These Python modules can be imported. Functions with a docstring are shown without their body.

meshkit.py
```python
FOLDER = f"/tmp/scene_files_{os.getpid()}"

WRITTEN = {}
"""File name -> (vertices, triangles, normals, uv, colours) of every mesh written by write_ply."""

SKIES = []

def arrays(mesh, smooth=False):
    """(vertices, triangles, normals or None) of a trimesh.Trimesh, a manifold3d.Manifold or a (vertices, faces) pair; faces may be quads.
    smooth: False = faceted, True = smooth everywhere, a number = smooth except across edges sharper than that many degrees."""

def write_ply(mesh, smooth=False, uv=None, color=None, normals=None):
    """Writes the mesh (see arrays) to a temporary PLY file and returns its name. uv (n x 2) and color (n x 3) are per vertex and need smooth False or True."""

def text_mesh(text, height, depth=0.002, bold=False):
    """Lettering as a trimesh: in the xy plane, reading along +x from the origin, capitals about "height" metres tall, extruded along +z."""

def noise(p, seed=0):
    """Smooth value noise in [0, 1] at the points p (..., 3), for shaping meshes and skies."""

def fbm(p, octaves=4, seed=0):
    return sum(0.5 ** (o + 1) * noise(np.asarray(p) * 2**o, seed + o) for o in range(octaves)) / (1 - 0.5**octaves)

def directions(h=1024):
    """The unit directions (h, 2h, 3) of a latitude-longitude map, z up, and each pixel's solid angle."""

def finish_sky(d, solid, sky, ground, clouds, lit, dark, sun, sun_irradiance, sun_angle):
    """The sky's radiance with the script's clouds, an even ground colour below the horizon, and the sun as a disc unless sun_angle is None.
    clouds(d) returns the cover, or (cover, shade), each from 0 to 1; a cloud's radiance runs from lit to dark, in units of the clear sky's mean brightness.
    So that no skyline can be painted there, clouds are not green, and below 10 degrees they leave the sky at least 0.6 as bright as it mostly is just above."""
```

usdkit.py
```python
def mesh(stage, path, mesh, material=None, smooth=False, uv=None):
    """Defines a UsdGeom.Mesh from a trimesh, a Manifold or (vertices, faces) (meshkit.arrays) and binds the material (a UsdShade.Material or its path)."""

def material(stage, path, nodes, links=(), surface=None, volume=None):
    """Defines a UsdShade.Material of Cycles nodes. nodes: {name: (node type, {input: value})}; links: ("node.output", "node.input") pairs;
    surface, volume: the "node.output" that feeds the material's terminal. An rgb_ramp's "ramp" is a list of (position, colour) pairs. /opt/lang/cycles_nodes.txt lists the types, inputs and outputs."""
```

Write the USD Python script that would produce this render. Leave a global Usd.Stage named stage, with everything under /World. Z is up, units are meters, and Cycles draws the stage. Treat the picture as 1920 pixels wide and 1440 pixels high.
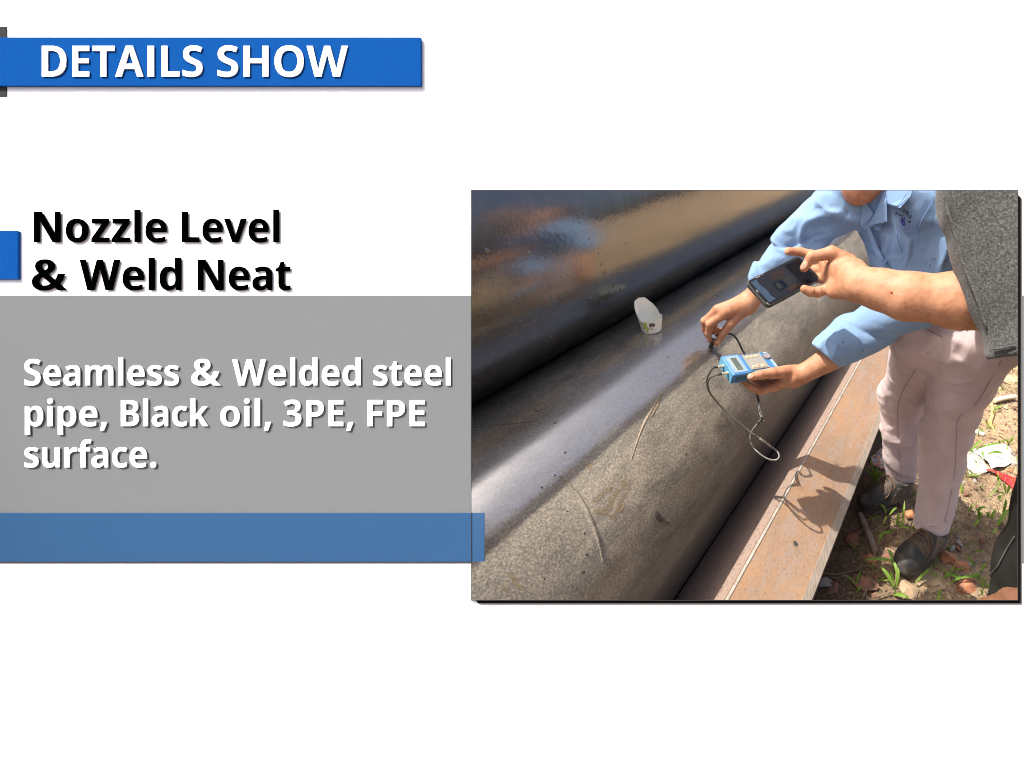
import math, random, json
import numpy as np, trimesh, usdkit, meshkit
from shapely.geometry import Polygon
from pxr import Usd, UsdGeom, UsdLux, UsdShade, Gf, Sdf, Vt

stage = Usd.Stage.CreateInMemory()
UsdGeom.SetStageUpAxis(stage, UsdGeom.Tokens.z)
UsdGeom.SetStageMetersPerUnit(stage, 1.0)
UsdGeom.Xform.Define(stage, '/World'); UsdGeom.Scope.Define(stage, '/World/Looks')
stage.SetDefaultPrim(stage.GetPrimAtPath('/World'))
rng = np.random.default_rng(7); random.seed(7)

# ------------------------------------------------------------------ camera, sky, sun, exposure
FPX, CX, CY = 770.0, 1396.0, 741.0            # focal length and optical centre, in pixels of the 1920 wide photograph
PITCH = math.radians(36.08); H = 1.34
CAM = np.array([0, 0, H])
FW = np.array([0, math.cos(PITCH), -math.sin(PITCH)]); UP = np.array([0, math.sin(PITCH), math.cos(PITCH)]); RT = np.array([1., 0, 0])
EXPOSURE = 0.72
SUN_STRENGTH, SKY_STRENGTH = 1.13, 0.125
PIPE_DIR = np.array([.46033, .88775, 0.]); CROSS = np.array([.88775, -.46033, 0.])
SUN = -.4540 * CROSS + .8910 * np.array([0, 0, 1.]) - .10 * PIPE_DIR
SUN /= np.linalg.norm(SUN)

cam = UsdGeom.Camera.Define(stage, '/World/camera')
cam.CreateFocalLengthAttr(36.0 * FPX / 1920); cam.CreateHorizontalApertureAttr(36.0); cam.CreateVerticalApertureAttr(27.0)
cam.CreateHorizontalApertureOffsetAttr(-(CX - 960) / 1920 * 36); cam.CreateVerticalApertureOffsetAttr((CY - 720) / 1920 * 36)
cam.CreateClippingRangeAttr(Gf.Vec2f(0.02, 1000)); cam.CreateExposureAttr(EXPOSURE)
_x = UsdGeom.Xformable(cam)
_x.AddTransformOp().Set(Gf.Matrix4d(*RT, 0, *UP, 0, *(-FW), 0, *CAM, 1))

elev = math.asin(SUN[2]); rot = math.atan2(SUN[0], SUN[1])
dome = UsdLux.DomeLight.Define(stage, '/World/sky')
_m = usdkit.material(stage, '/World/Looks/sky', {
    's': ('sky_texture', {'sky_type': 'single_scattering', 'sun_disc': False, 'sun_elevation': elev, 'sun_rotation': rot, 'air_density': 1.0, 'aerosol_density': 8.0, 'ozone_density': 1.0, 'altitude': 50.0}),
    'b': ('background_shader', {'strength': SKY_STRENGTH})}, [('s.color', 'b.color')], surface='b.background')
UsdShade.MaterialBindingAPI.Apply(dome.GetPrim()).Bind(_m)
dome.GetPrim().SetCustomDataByKey('kind', 'structure')
sun = UsdLux.DistantLight.Define(stage, '/World/sun')
sun.CreateNormalizeAttr(True); sun.CreateIntensityAttr(SUN_STRENGTH); sun.CreateAngleAttr(0.53); sun.CreateColorAttr(Gf.Vec3f(1.0, .93, .82))
_z = SUN; _xx = np.cross([0, 0, 1.], _z); _xx /= np.linalg.norm(_xx); _yy = np.cross(_z, _xx)
UsdGeom.Xformable(sun).AddTransformOp().Set(Gf.Matrix4d(*_xx, 0, *_yy, 0, *_z, 0, 0, 0, 30, 1))

# measured card colours
GREY, CHAR = (.1623, .1773, .1893), (.0433, .046, .048)
BLUE, FILM = (.0057, .0663, .2723), (.0326, .0904, .202)

# ------------------------------------------------------------------ places in the yard
def ray(x, y): return FW + RT * ((x - CX) / FPX) + UP * ((CY - y) / FPX)
def P(x, y, d): return CAM + ray(x, y) * d                       # d metres ahead of the lens plane
def PH(x, y, d): return P(x, y, d * .93)
def G(x, y, z=0.0):                                                # the point at height z
    r = ray(x, y); return CAM + r * ((z - H) / r[2])
def unit(v): v = np.asarray(v, float); return v / np.linalg.norm(v)

# ------------------------------------------------------------------ object helpers
_used = {}
def path_for(name, parent):
    base = (parent.GetPath().pathString if parent is not None else '/World') + '/' + name
    k = _used.get(base, 0); _used[base] = k + 1
    return base if k == 0 else f'{base}_{k:03d}'
def tag(prim, label=None, cat=None, group=None, kind=None):
    for k, v in (('label', label), ('category', cat), ('group', group), ('kind', kind)):
        if v: prim.SetCustomDataByKey(k, v)
    return prim
def obj(name, mesh, mat, parent=None, smooth=False, label=None, cat=None, group=None, kind=None):
    m = usdkit.mesh(stage, path_for(name, parent), mesh, mat, smooth=smooth)
    return tag(m.GetPrim(), label, cat, group, kind)
def thing(name, label, cat, group=None):
    x = UsdGeom.Xform.Define(stage, path_for(name, None))
    return tag(x.GetPrim(), label, cat, group)

def join(ms): return trimesh.util.concatenate([m for m in ms if m is not None and len(m.faces)])
def box(sx, sy, sz, bevel=0.0, center=(0, 0, 0), frame=None):
    if bevel > 0:
        import manifold3d as m3
        s = m3.Manifold.cube([sx - 2 * bevel, sy - 2 * bevel, sz - 2 * bevel], True)
        q = []
        for dx in (-1, 1):
            for dy in (-1, 1):
                for dz in (-1, 1):
                    q.append(m3.Manifold.sphere(bevel, 12).translate([dx * (sx / 2 - bevel), dy * (sy / 2 - bevel), dz * (sz / 2 - bevel)]))
        mm = m3.Manifold.batch_hull(q).to_mesh(); m = trimesh.Trimesh(mm.vert_properties[:, :3], mm.tri_verts)
    else: m = trimesh.creation.box((sx, sy, sz))
    m.apply_translation(center)
    if frame is not None: m.apply_transform(frame)
    return m
def frame(origin, x, y, z):
    T = np.eye(4); T[:3, 0], T[:3, 1], T[:3, 2], T[:3, 3] = x, y, z, origin; return T
def smooth_path(p, n=8):
    p = np.asarray(p, float)
    q = np.vstack([2 * p[0] - p[1], p, 2 * p[-1] - p[-2]]); out = []
    for i in range(1, len(q) - 2):
        for t in np.linspace(0, 1, n, endpoint=False):
            a, b, c, d = q[i - 1], q[i], q[i + 1], q[i + 2]
            out.append(.5 * (2 * b + (c - a) * t + (2 * a - 5 * b + 4 * c - d) * t * t + (3 * b - 3 * c + d - a) * t ** 3))
    out.append(p[-1]); return np.array(out)
def tube(p, r, sides=8, smooth_n=6, flat=1.0):
    p = smooth_path(p, smooth_n) if smooth_n else np.asarray(p, float)
    r = np.broadcast_to(np.interp(np.linspace(0, 1, len(p)), np.linspace(0, 1, np.size(r)), np.atleast_1d(r)), len(p))
    t = np.gradient(p, axis=0); t /= np.linalg.norm(t, axis=1)[:, None] + 1e-12
    n = np.cross(t[0], [.3, .5, .81]); n /= np.linalg.norm(n); V = []
    for i in range(len(p)):
        n = n - t[i] * (n @ t[i]); n /= np.linalg.norm(n); b = np.cross(t[i], n)
        a = np.arange(sides) * 2 * math.pi / sides
        V.append(p[i] + r[i] * (np.cos(a)[:, None] * n + np.sin(a)[:, None] * b * flat))
    V = np.vstack(V); F = []
    for i in range(len(p) - 1):
        for j in range(sides):
            a, b = i * sides + j, i * sides + (j + 1) % sides
            F += [[a, b, b + sides], [a, b + sides, a + sides]]
    k = len(V); V = np.vstack([V, p[0], p[-1]])
    for j in range(sides):
        F.append([k, (j + 1) % sides, j]); o = (len(p) - 1) * sides; F.append([k + 1, o + j, o + (j + 1) % sides])
    return trimesh.Trimesh(V, F, process=False)
def slab(pts, thick, direction=None):
    """a thin closed sheet with the given (nearly planar) outline"""
    pts = np.asarray(pts, float); c = pts.mean(0)
    u, s, vt = np.linalg.svd(pts - c); ex, ey, ez = vt
    if direction is not None and ez @ np.asarray(direction) < 0: ez = -ez
    ey = np.cross(ez, ex)
    uv = np.stack([(pts - c) @ ex, (pts - c) @ ey], 1); w = (pts - c) @ ez
    pg = Polygon(uv)
    if not pg.is_valid: pg = pg.buffer(0)
    v2, f = trimesh.creation.triangulate_polygon(pg, engine='earcut')
    from scipy.spatial import cKDTree
    _, ii = cKDTree(uv).query(v2)
    top = c + v2[:, :1] * ex + v2[:, 1:] * ey + w[ii][:, None] * ez
    bot = top - ez * thick; n = len(top)
    e = np.sort(np.vstack([f[:, [0, 1]], f[:, [1, 2]], f[:, [2, 0]]]), 1)
    un, cnt = np.unique(e, axis=0, return_counts=True); bd = {tuple(x) for x in un[cnt == 1]}
    F = [*f.tolist(), *(f[:, ::-1] + n).tolist()]
    for tri in f:
        for a, b in ((tri[0], tri[1]), (tri[1], tri[2]), (tri[2], tri[0])):
            if tuple(sorted((a, b))) in bd: F += [[b, a, a + n], [b, a + n, b + n]]
    m = trimesh.Trimesh(np.vstack([top, bot]), F, process=False)
    trimesh.repair.fix_normals(m); return m

# ------------------------------------------------------------------ soft bodies: smooth union of round cones, surface nets
class Body:
    near = 1.0
    def __init__(s): s.pr = []; s.cuts = []; s.disp = None
    def cone(s, a, b, ra, rb, k=.012, flat=None):
        s.pr.append(('c', np.asarray(a, float), np.asarray(b, float), ra, rb, k, flat)); return s
    def chain(s, pts, k=.012, px=True):
        q = [(P(p[0], p[1], p[2] * s.near), p[3] * s.near) if px else (np.asarray(p[:3], float), p[3]) for p in pts]
        for (a, ra), (b, rb) in zip(q[:-1], q[1:]): s.cone(a, b, ra, rb, k)
        return s
    def ball(s, c, r, k=.012, axes=None):
        s.pr.append(('e', np.asarray(c, float), np.broadcast_to(np.asarray(r, float), 3), axes, k)); return s
    def cut(s, point, normal): s.cuts.append(('p', np.asarray(point, float), unit(normal))); return s
    def hollow(s, a, b, ra, rb): s.cuts.append(('h', np.asarray(a, float), np.asarray(b, float), ra, rb)); return s
    @staticmethod
    def _cone(X, a, b, ra, rb):
        ba = b - a; l2 = ba @ ba + 1e-12
        t = np.clip(((X - a) @ ba) / l2, 0, 1)
        return np.linalg.norm(X - a - t[..., None] * ba, axis=-1) - (ra + (rb - ra) * t)
    def _one(s, X, p):
        if p[0] == 'c': return s._cone(X, p[1], p[2], p[3], p[4])
        q = X - p[1]
        if p[3] is not None: q = q @ np.asarray(p[3]).T
        k0 = np.linalg.norm(q / p[2], axis=-1); k1 = np.linalg.norm(q / p[2] ** 2, axis=-1) + 1e-9
        return k0 * (k0 - 1) / k1
    def field(s, X):
        F = None
        for p in s.pr:
            d = s._one(X, p); k = p[5] if p[0] == 'c' else p[4]
            if F is None: F = d; continue
            h = np.clip(.5 + .5 * (F - d) / k, 0, 1); F = F + (d - F) * h - k * h * (1 - h)
        if s.disp is not None: F = F + s.disp(X)
        for c in s.cuts:
            d = (X - c[1]) @ c[2] if c[0] == 'p' else -s._cone(X, c[1], c[2], c[3], c[4])
            F = np.maximum(F, d)
        return F
    def bounds(s):
        lo, hi = [], []
        for p in s.pr:
            if p[0] == 'c': lo += [p[1] - p[3], p[2] - p[4]]; hi += [p[1] + p[3], p[2] + p[4]]
            else: lo.append(p[1] - max(p[2])); hi.append(p[1] + max(p[2]))
        return np.min(lo, 0), np.max(hi, 0)
    def mesh(s, h, disp=None):
        disp = s.disp = disp or s.disp
        lo, hi = s.bounds(); lo = lo - 3 * h; n = np.ceil((hi + 3 * h - lo) / h).astype(int) + 1
        F = np.full(n, 1.0, np.float32)
        ax = [lo[i] + h * np.arange(n[i]) for i in range(3)]
        for p in s.pr:
            k = p[5] if p[0] == 'c' else p[4]; mg = k + 4 * h
            if p[0] == 'c': a, b = np.minimum(p[1] - p[3], p[2] - p[4]), np.maximum(p[1] + p[3], p[2] + p[4])
            else: a, b = p[1] - max(p[2]), p[1] + max(p[2])
            i0 = np.clip(np.floor((a - mg - lo) / h).astype(int), 0, n); i1 = np.clip(np.ceil((b + mg - lo) / h).astype(int) + 1, 0, n)
            sl = tuple(slice(u, v) for u, v in zip(i0, i1))
            X = np.stack(np.meshgrid(*[ax[i][sl[i]] for i in range(3)], indexing='ij'), -1)
            d = s._one(X, p); f0 = F[sl]
            hh = np.clip(.5 + .5 * (f0 - d) / k, 0, 1); F[sl] = f0 + (d - f0) * hh - k * hh * (1 - hh)
        if s.cuts or disp is not None:
            X = np.stack(np.meshgrid(*ax, indexing='ij'), -1)
            if disp is not None:
                near = np.abs(F) < 4 * h + .02
                F[near] += disp(X[near])
            for c in s.cuts:
                d = (X - c[1]) @ c[2] if c[0] == 'p' else -s._cone(X, c[1], c[2], c[3], c[4])
                F = np.maximum(F, d)
        return nets(F, lo, h)
def nets(F, lo, h):
    S = F < 0; n = np.array(F.shape)
    cnt = np.zeros(n - 1, np.int8)
    for d in np.ndindex(2, 2, 2): cnt += S[d[0]:n[0] - 1 + d[0], d[1]:n[1] - 1 + d[1], d[2]:n[2] - 1 + d[2]]
    act = (cnt > 0) & (cnt < 8); idx = -np.ones(n - 1, int); cells = np.argwhere(act); idx[act] = np.arange(len(cells))
    pos = np.zeros((len(cells), 3)); w = np.zeros(len(cells))
    for d in np.ndindex(2, 2, 2):
        for axx in range(3):
            if d[axx]: continue
            e = np.array(d); e[axx] = 1
            A = F[tuple((cells + d).T)]; B = F[tuple((cells + e).T)]; x = (A < 0) != (B < 0)
            t = np.where(x, A / np.where(x, A - B, 1), 0)
            q = np.tile(np.array(d, float), (len(cells), 1)); q[:, axx] += t
            pos[x] += q[x]; w[x] += 1
    V = lo + h * (cells + pos / w[:, None]); Q = []
    for axx in range(3):
        a1, a2 = (axx + 1) % 3, (axx + 2) % 3
        sl = [slice(1, None)] * 3; sl[axx] = slice(None, n[axx] - 1)
        A = S[tuple(slice(0, n[i] - 1) if i == axx else slice(1, n[i] - 1) for i in range(3))]
        B = S[tuple(slice(1, n[i]) if i == axx else slice(1, n[i] - 1) for i in range(3))]
        ch = np.argwhere(A != B)
        g = ch.copy(); g[:, a1] += 1; g[:, a2] += 1
        flip = A[tuple(ch.T)]
        def cell(o1, o2):
            q = g.copy(); q[:, a1] -= o1; q[:, a2] -= o2; return idx[tuple(q.T)]
        q = np.stack([cell(1, 1), cell(0, 1), cell(0, 0), cell(1, 0)], 1)
        q[~flip] = q[~flip][:, ::-1]; Q.append(q)
    Q = np.vstack(Q); Q = Q[(Q >= 0).all(1)]
    return trimesh.Trimesh(V, np.vstack([Q[:, [0, 1, 2]], Q[:, [0, 2, 3]]]), process=False)
def march(body, px, py, d0=.4, d1=2.6):
    """distance along the sight line of (px, py) at which it meets a soft body"""
    t = np.arange(d0, d1, .003); X = CAM + t[:, None] * ray(px, py)
    f = body.field(X); i = np.argmax(f < 0)
    return None if not (f < 0).any() else t[i] - .003 * f[i] / (f[i] - f[i - 1] - 1e-9)
def drape(body, pts, off=.001):
    out = []
    for x, y in pts:
        d = march(body, x, y)
        if d is None: d = out_d
        out_d = d; X = CAM + ray(x, y) * d; e = 2e-3
        g = np.array([body.field((X + e * v)[None])[0] - body.field((X - e * v)[None])[0] for v in np.eye(3)])
        out.append(X + unit(g) * off)
    return np.array(out)
def creases(scale, amp, seed=0, stretch=(1, 1, 1)):
    st = np.asarray(stretch, float)
    def f(X):
        w = X + .03 * (np.stack([meshkit.noise(X * 9 + k * 5.1, seed + k) for k in range(3)], -1) - .5)
        r = 1 - np.abs(2 * meshkit.noise(w * scale * st, seed + 11) - 1); m = meshkit.noise(X * 5.0 + 3.3, seed + 17)
        return -amp * np.clip(r - .72, 0, 1) / .28 * np.clip(2.4 * m - .7, 0, 1)
    return f
def folds(scale, amp, seed=0, stretch=(1, 1, 1)):
    st = np.asarray(stretch, float)
    def f(X):
        n1 = meshkit.noise(X * scale * st, seed); n2 = meshkit.noise(X * scale * 2.1 * st + 7.3, seed + 3)
        return amp * (1.0 - 2.2 * np.abs(2 * n1 - 1) ** .7 + .5 * (n2 - .5))
    return f

# ------------------------------------------------------------------ materials
def M(name, nodes, links, surface='p.BSDF'): return usdkit.material(stage, '/World/Looks/' + name, nodes, links, surface=surface)
def plain(name, color, rough=.6, **kw):
    return M(name, {'p': ('principled_bsdf', {'base_color': color, 'roughness': rough, **kw})}, [])
def noisy(name, stops, scale=20, rough=(.5, .7), detail=5, bump=.0, bump_scale=None, bdist=.002, stretch=(1, 1, 1), rot=(0, 0, 0), distortion=0., island=0., **kw):
    nodes = {'g': ('geometry', {}), 'm': ('mapping', {'mapping_type': 'point', 'rotation': rot, 'scale': stretch}),
             'n': ('noise_texture', {'scale': scale, 'detail': detail, 'roughness': .6, 'distortion': distortion}),
             'r': ('rgb_ramp', {'ramp': stops}), 'mr': ('map_range', {'from_min': .3, 'from_max': .7, 'to_min': rough[0], 'to_max': rough[1]}),
             'p': ('principled_bsdf', dict(kw))}
    links = [('g.position', 'm.vector'), ('m.vector', 'n.vector'), ('n.fac', 'mr.value'), ('mr.result', 'p.roughness')]
    if island:
        nodes['mx'] = ('math', {'math_type': 'multiply_add', 'value2': island, 'value3': -.5 * island})
        nodes['ad'] = ('math', {'math_type': 'add'})
        links += [('g.random_per_island', 'mx.value1'), ('n.fac', 'ad.value1'), ('mx.value', 'ad.value2'), ('ad.value', 'r.fac')]
    else: links.append(('n.fac', 'r.fac'))
    links.append(('r.color', 'p.base_color'))
    if bump:
        nodes['nb'] = ('noise_texture', {'scale': bump_scale or scale * 4, 'detail': 4.0, 'roughness': .65})
        nodes['b'] = ('bump', {'strength': bump, 'distance': bdist})
        links += [('m.vector', 'nb.vector'), ('nb.fac', 'b.height'), ('b.normal', 'p.normal')]
    return M(name, nodes, links)
# ================================================================== large structure
Rp = .3671; _L = Rp / math.sin(math.radians(17.95))
C1 = np.array([0, H]) + _L * np.array([math.cos(math.radians(-129.45)), math.sin(math.radians(-129.45))])
C3 = C1 - np.array([2 * Rp + .018, 0]); C2 = (C1 + C3) / 2 + np.array([0, math.sqrt((2 * Rp) ** 2 - (Rp + .009) ** 2)])
def W(c, z, s): return CROSS * c + np.array([0, 0, z]) + PIPE_DIR * s           # cross-section place -> world

def gz(x, y):
    p = np.stack([np.asarray(x, float), np.asarray(y, float), 0 * np.asarray(x, float)], -1)
    return .055 * (meshkit.fbm(p * 2.3, 3, 5) - .5) + .026 * (meshkit.fbm(p * 11, 3, 9) - .5)
def _axis(lo, hi, step, far):
    core = np.arange(lo, hi + step, step); g = []; d = step
    while d < far: d *= 1.32; g.append(d)
    out = np.cumsum(g); return np.concatenate([(lo - out)[::-1], core, core[-1] + out])
gx, gy = _axis(-.3, 2.7, .016, 90), _axis(.2, 4.0, .016, 90)
XX, YY = np.meshgrid(gx, gy, indexing='ij'); ZZ = gz(XX, YY)
_i = np.arange(len(gx) * len(gy)).reshape(len(gx), len(gy))
_f = np.stack([_i[:-1, :-1], _i[1:, :-1], _i[1:, 1:], _i[:-1, 1:]], -1).reshape(-1, 4)
# earth, brick dust and sand in patches
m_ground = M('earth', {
    'g': ('geometry', {}), 'n1': ('noise_texture', {'scale': 2.6, 'detail': 5.0, 'roughness': .6}), 'n2': ('noise_texture', {'scale': 46.0, 'detail': 6.0, 'roughness': .7}),
    'v': ('voronoi_texture', {'scale': 95.0, 'randomness': 1.0}), 'r1': ('rgb_ramp', {'ramp': [(.30, (.16, .115, .075)), (.44, (.34, .25, .16)), (.55, (.47, .355, .23)), (.72, (.45, .26, .165))]}),
    'r2': ('rgb_ramp', {'ramp': [(.25, (.55, .5, .48)), (.55, (1., 1., 1.)), (.75, (1.35, 1.25, 1.12))]}), 'vr': ('rgb_ramp', {'ramp': [(.0, (1.25, 1.2, 1.15)), (.5, (.8, .8, .8)), (1., (.5, .48, .45))]}),
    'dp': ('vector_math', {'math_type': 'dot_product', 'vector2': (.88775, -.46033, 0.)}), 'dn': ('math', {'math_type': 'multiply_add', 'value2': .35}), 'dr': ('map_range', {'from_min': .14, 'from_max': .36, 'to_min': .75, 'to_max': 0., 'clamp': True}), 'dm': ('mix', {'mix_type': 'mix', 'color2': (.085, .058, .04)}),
    'm1': ('mix', {'mix_type': 'multiply', 'fac': 1.0}), 'm2': ('mix', {'mix_type': 'multiply', 'fac': .7}), 'b': ('bump', {'strength': .8, 'distance': .008}), 'ad': ('math', {'math_type': 'add'}),
    'p': ('principled_bsdf', {'roughness': .95, 'specular_ior_level': .2})},
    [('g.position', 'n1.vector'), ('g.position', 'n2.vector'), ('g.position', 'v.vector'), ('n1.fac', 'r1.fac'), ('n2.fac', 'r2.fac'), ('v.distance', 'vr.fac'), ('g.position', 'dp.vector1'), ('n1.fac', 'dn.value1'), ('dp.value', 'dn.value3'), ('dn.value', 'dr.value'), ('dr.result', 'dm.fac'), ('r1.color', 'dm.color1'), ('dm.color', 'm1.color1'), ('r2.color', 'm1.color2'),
     ('m1.color', 'm2.color1'), ('vr.color', 'm2.color2'), ('m2.color', 'p.base_color'), ('n2.fac', 'ad.value1'), ('v.distance', 'ad.value2'), ('ad.value', 'b.height'), ('b.normal', 'p.normal')])
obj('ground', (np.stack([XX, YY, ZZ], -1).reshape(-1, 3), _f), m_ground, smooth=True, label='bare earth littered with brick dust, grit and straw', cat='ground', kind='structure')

# ------------------------------------------------------------------ pipes
ROTZ = (0, 0, -math.atan2(PIPE_DIR[1], PIPE_DIR[0]))
def pipe_material(name, dust, dust_amt, rough, coat, grain, bump, streak, ior, coat_rough, cbump, coat_ior, mott, edge=None):
    nodes = {
        'g': ('geometry', {}), 'm': ('mapping', {'mapping_type': 'point', 'rotation': ROTZ}),
        'ms': ('mapping', {'mapping_type': 'point', 'scale': streak}),
        'n1': ('noise_texture', {'scale': 5.0, 'detail': 5.0, 'roughness': .62}), 'n2': ('noise_texture', {'scale': 260.0, 'detail': 5.0, 'roughness': .8}),
        'n3': ('noise_texture', {'scale': 26.0, 'detail': 6.0, 'roughness': .7, 'distortion': .6}), 'n4': ('noise_texture', {'scale': 120.0, 'detail': 3.0, 'roughness': .6}),
        's1': ('math', {'math_type': 'multiply_add', 'value2': mott[0], 'value3': dust_amt - .5}), 's2': ('math', {'math_type': 'multiply_add', 'value2': grain}), 's3': ('math', {'math_type': 'multiply_add', 'value2': mott[1], 'use_clamp': True}),
        'r': ('rgb_ramp', {'ramp': [(.30, (.012, .012, .0125)), (.62, tuple(c * .45 for c in dust)), (.95, dust)]}),
        'rr': ('map_range', {'from_min': .3, 'from_max': .9, 'to_min': rough[0], 'to_max': rough[1], 'clamp': True}),
        'b1': ('bump', {'strength': bump[0], 'distance': .0012}), 'bc': ('bump', {'strength': cbump, 'distance': .002}), 'b2': ('bump', {'strength': bump[1], 'distance': .004}),
        'gc': ('rgb_ramp', {'ramp': [(.32, (.42, .42, .42)), (.5, (.95, .95, .95)), (.66, (1.8, 1.75, 1.66))]}), 'gm': ('mix', {'mix_type': 'multiply', 'fac': min(1., grain)}),
        'cw': ('map_range', {'from_min': .45, 'from_max': .95, 'to_min': coat, 'to_max': coat * .45, 'clamp': True}),
        'p': ('principled_bsdf', {'coat_roughness': coat_rough, 'ior': ior, 'coat_ior': coat_ior, 'specular_ior_level': .5})}
    links = [('g.position', 'm.vector'), ('m.vector', 'ms.vector'), ('m.vector', 'n1.vector'), ('m.vector', 'n2.vector'), ('ms.vector', 'n3.vector'), ('m.vector', 'n4.vector'),
         ('n1.fac', 's1.value1'), ('n2.fac', 's2.value1'), ('s1.value', 's2.value3'), ('n3.fac', 's3.value1'), ('s2.value', 's3.value3'), ('s3.value', 'r.fac'), ('s3.value', 'rr.value'), ('rr.result', 'p.roughness'),
         ('s3.value', 'cw.value'), ('r.color', 'gm.color1'), ('n2.fac', 'gc.fac'), ('gc.color', 'gm.color2'), ('gm.color', 'p.base_color'), ('n2.fac', 'b1.height'), ('n4.fac', 'b2.height'), ('b1.normal', 'b2.normal'), ('b2.normal', 'p.normal'), ('bc.normal', 'p.coat_normal'), ('n4.fac', 'bc.height')]
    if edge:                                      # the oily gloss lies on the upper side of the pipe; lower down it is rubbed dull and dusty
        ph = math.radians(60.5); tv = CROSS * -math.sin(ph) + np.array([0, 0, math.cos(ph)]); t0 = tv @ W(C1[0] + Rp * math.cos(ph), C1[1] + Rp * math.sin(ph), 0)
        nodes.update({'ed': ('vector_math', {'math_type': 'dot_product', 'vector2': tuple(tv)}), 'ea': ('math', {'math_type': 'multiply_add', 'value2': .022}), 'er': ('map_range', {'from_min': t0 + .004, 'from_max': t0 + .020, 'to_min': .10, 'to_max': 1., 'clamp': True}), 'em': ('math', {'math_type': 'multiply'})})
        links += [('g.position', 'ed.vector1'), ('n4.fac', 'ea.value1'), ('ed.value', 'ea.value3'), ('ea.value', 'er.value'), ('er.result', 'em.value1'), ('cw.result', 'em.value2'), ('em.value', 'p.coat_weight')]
        # shade painted into the base colour: it falls to near black down the flank
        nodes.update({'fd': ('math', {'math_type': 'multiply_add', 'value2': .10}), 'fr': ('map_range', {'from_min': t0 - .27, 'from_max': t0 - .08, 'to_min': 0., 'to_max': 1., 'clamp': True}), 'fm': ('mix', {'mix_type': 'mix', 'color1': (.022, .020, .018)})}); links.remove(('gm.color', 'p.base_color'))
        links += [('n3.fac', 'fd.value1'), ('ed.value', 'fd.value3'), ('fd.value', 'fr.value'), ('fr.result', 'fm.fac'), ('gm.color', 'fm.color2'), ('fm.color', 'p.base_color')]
    else: links.append(('cw.result', 'p.coat_weight'))
    return M(name, nodes, links)
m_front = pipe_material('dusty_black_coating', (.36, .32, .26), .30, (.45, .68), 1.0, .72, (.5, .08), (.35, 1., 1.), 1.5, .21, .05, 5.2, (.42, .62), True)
m_upper = pipe_material('glossy_black_coating', (.11, .092, .075), .1, (.20, .42), 1.0, .12, (.10, .30), (1.2, .6, .45), 1.6, .17, .16, 2.3, (.5, .8))
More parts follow.
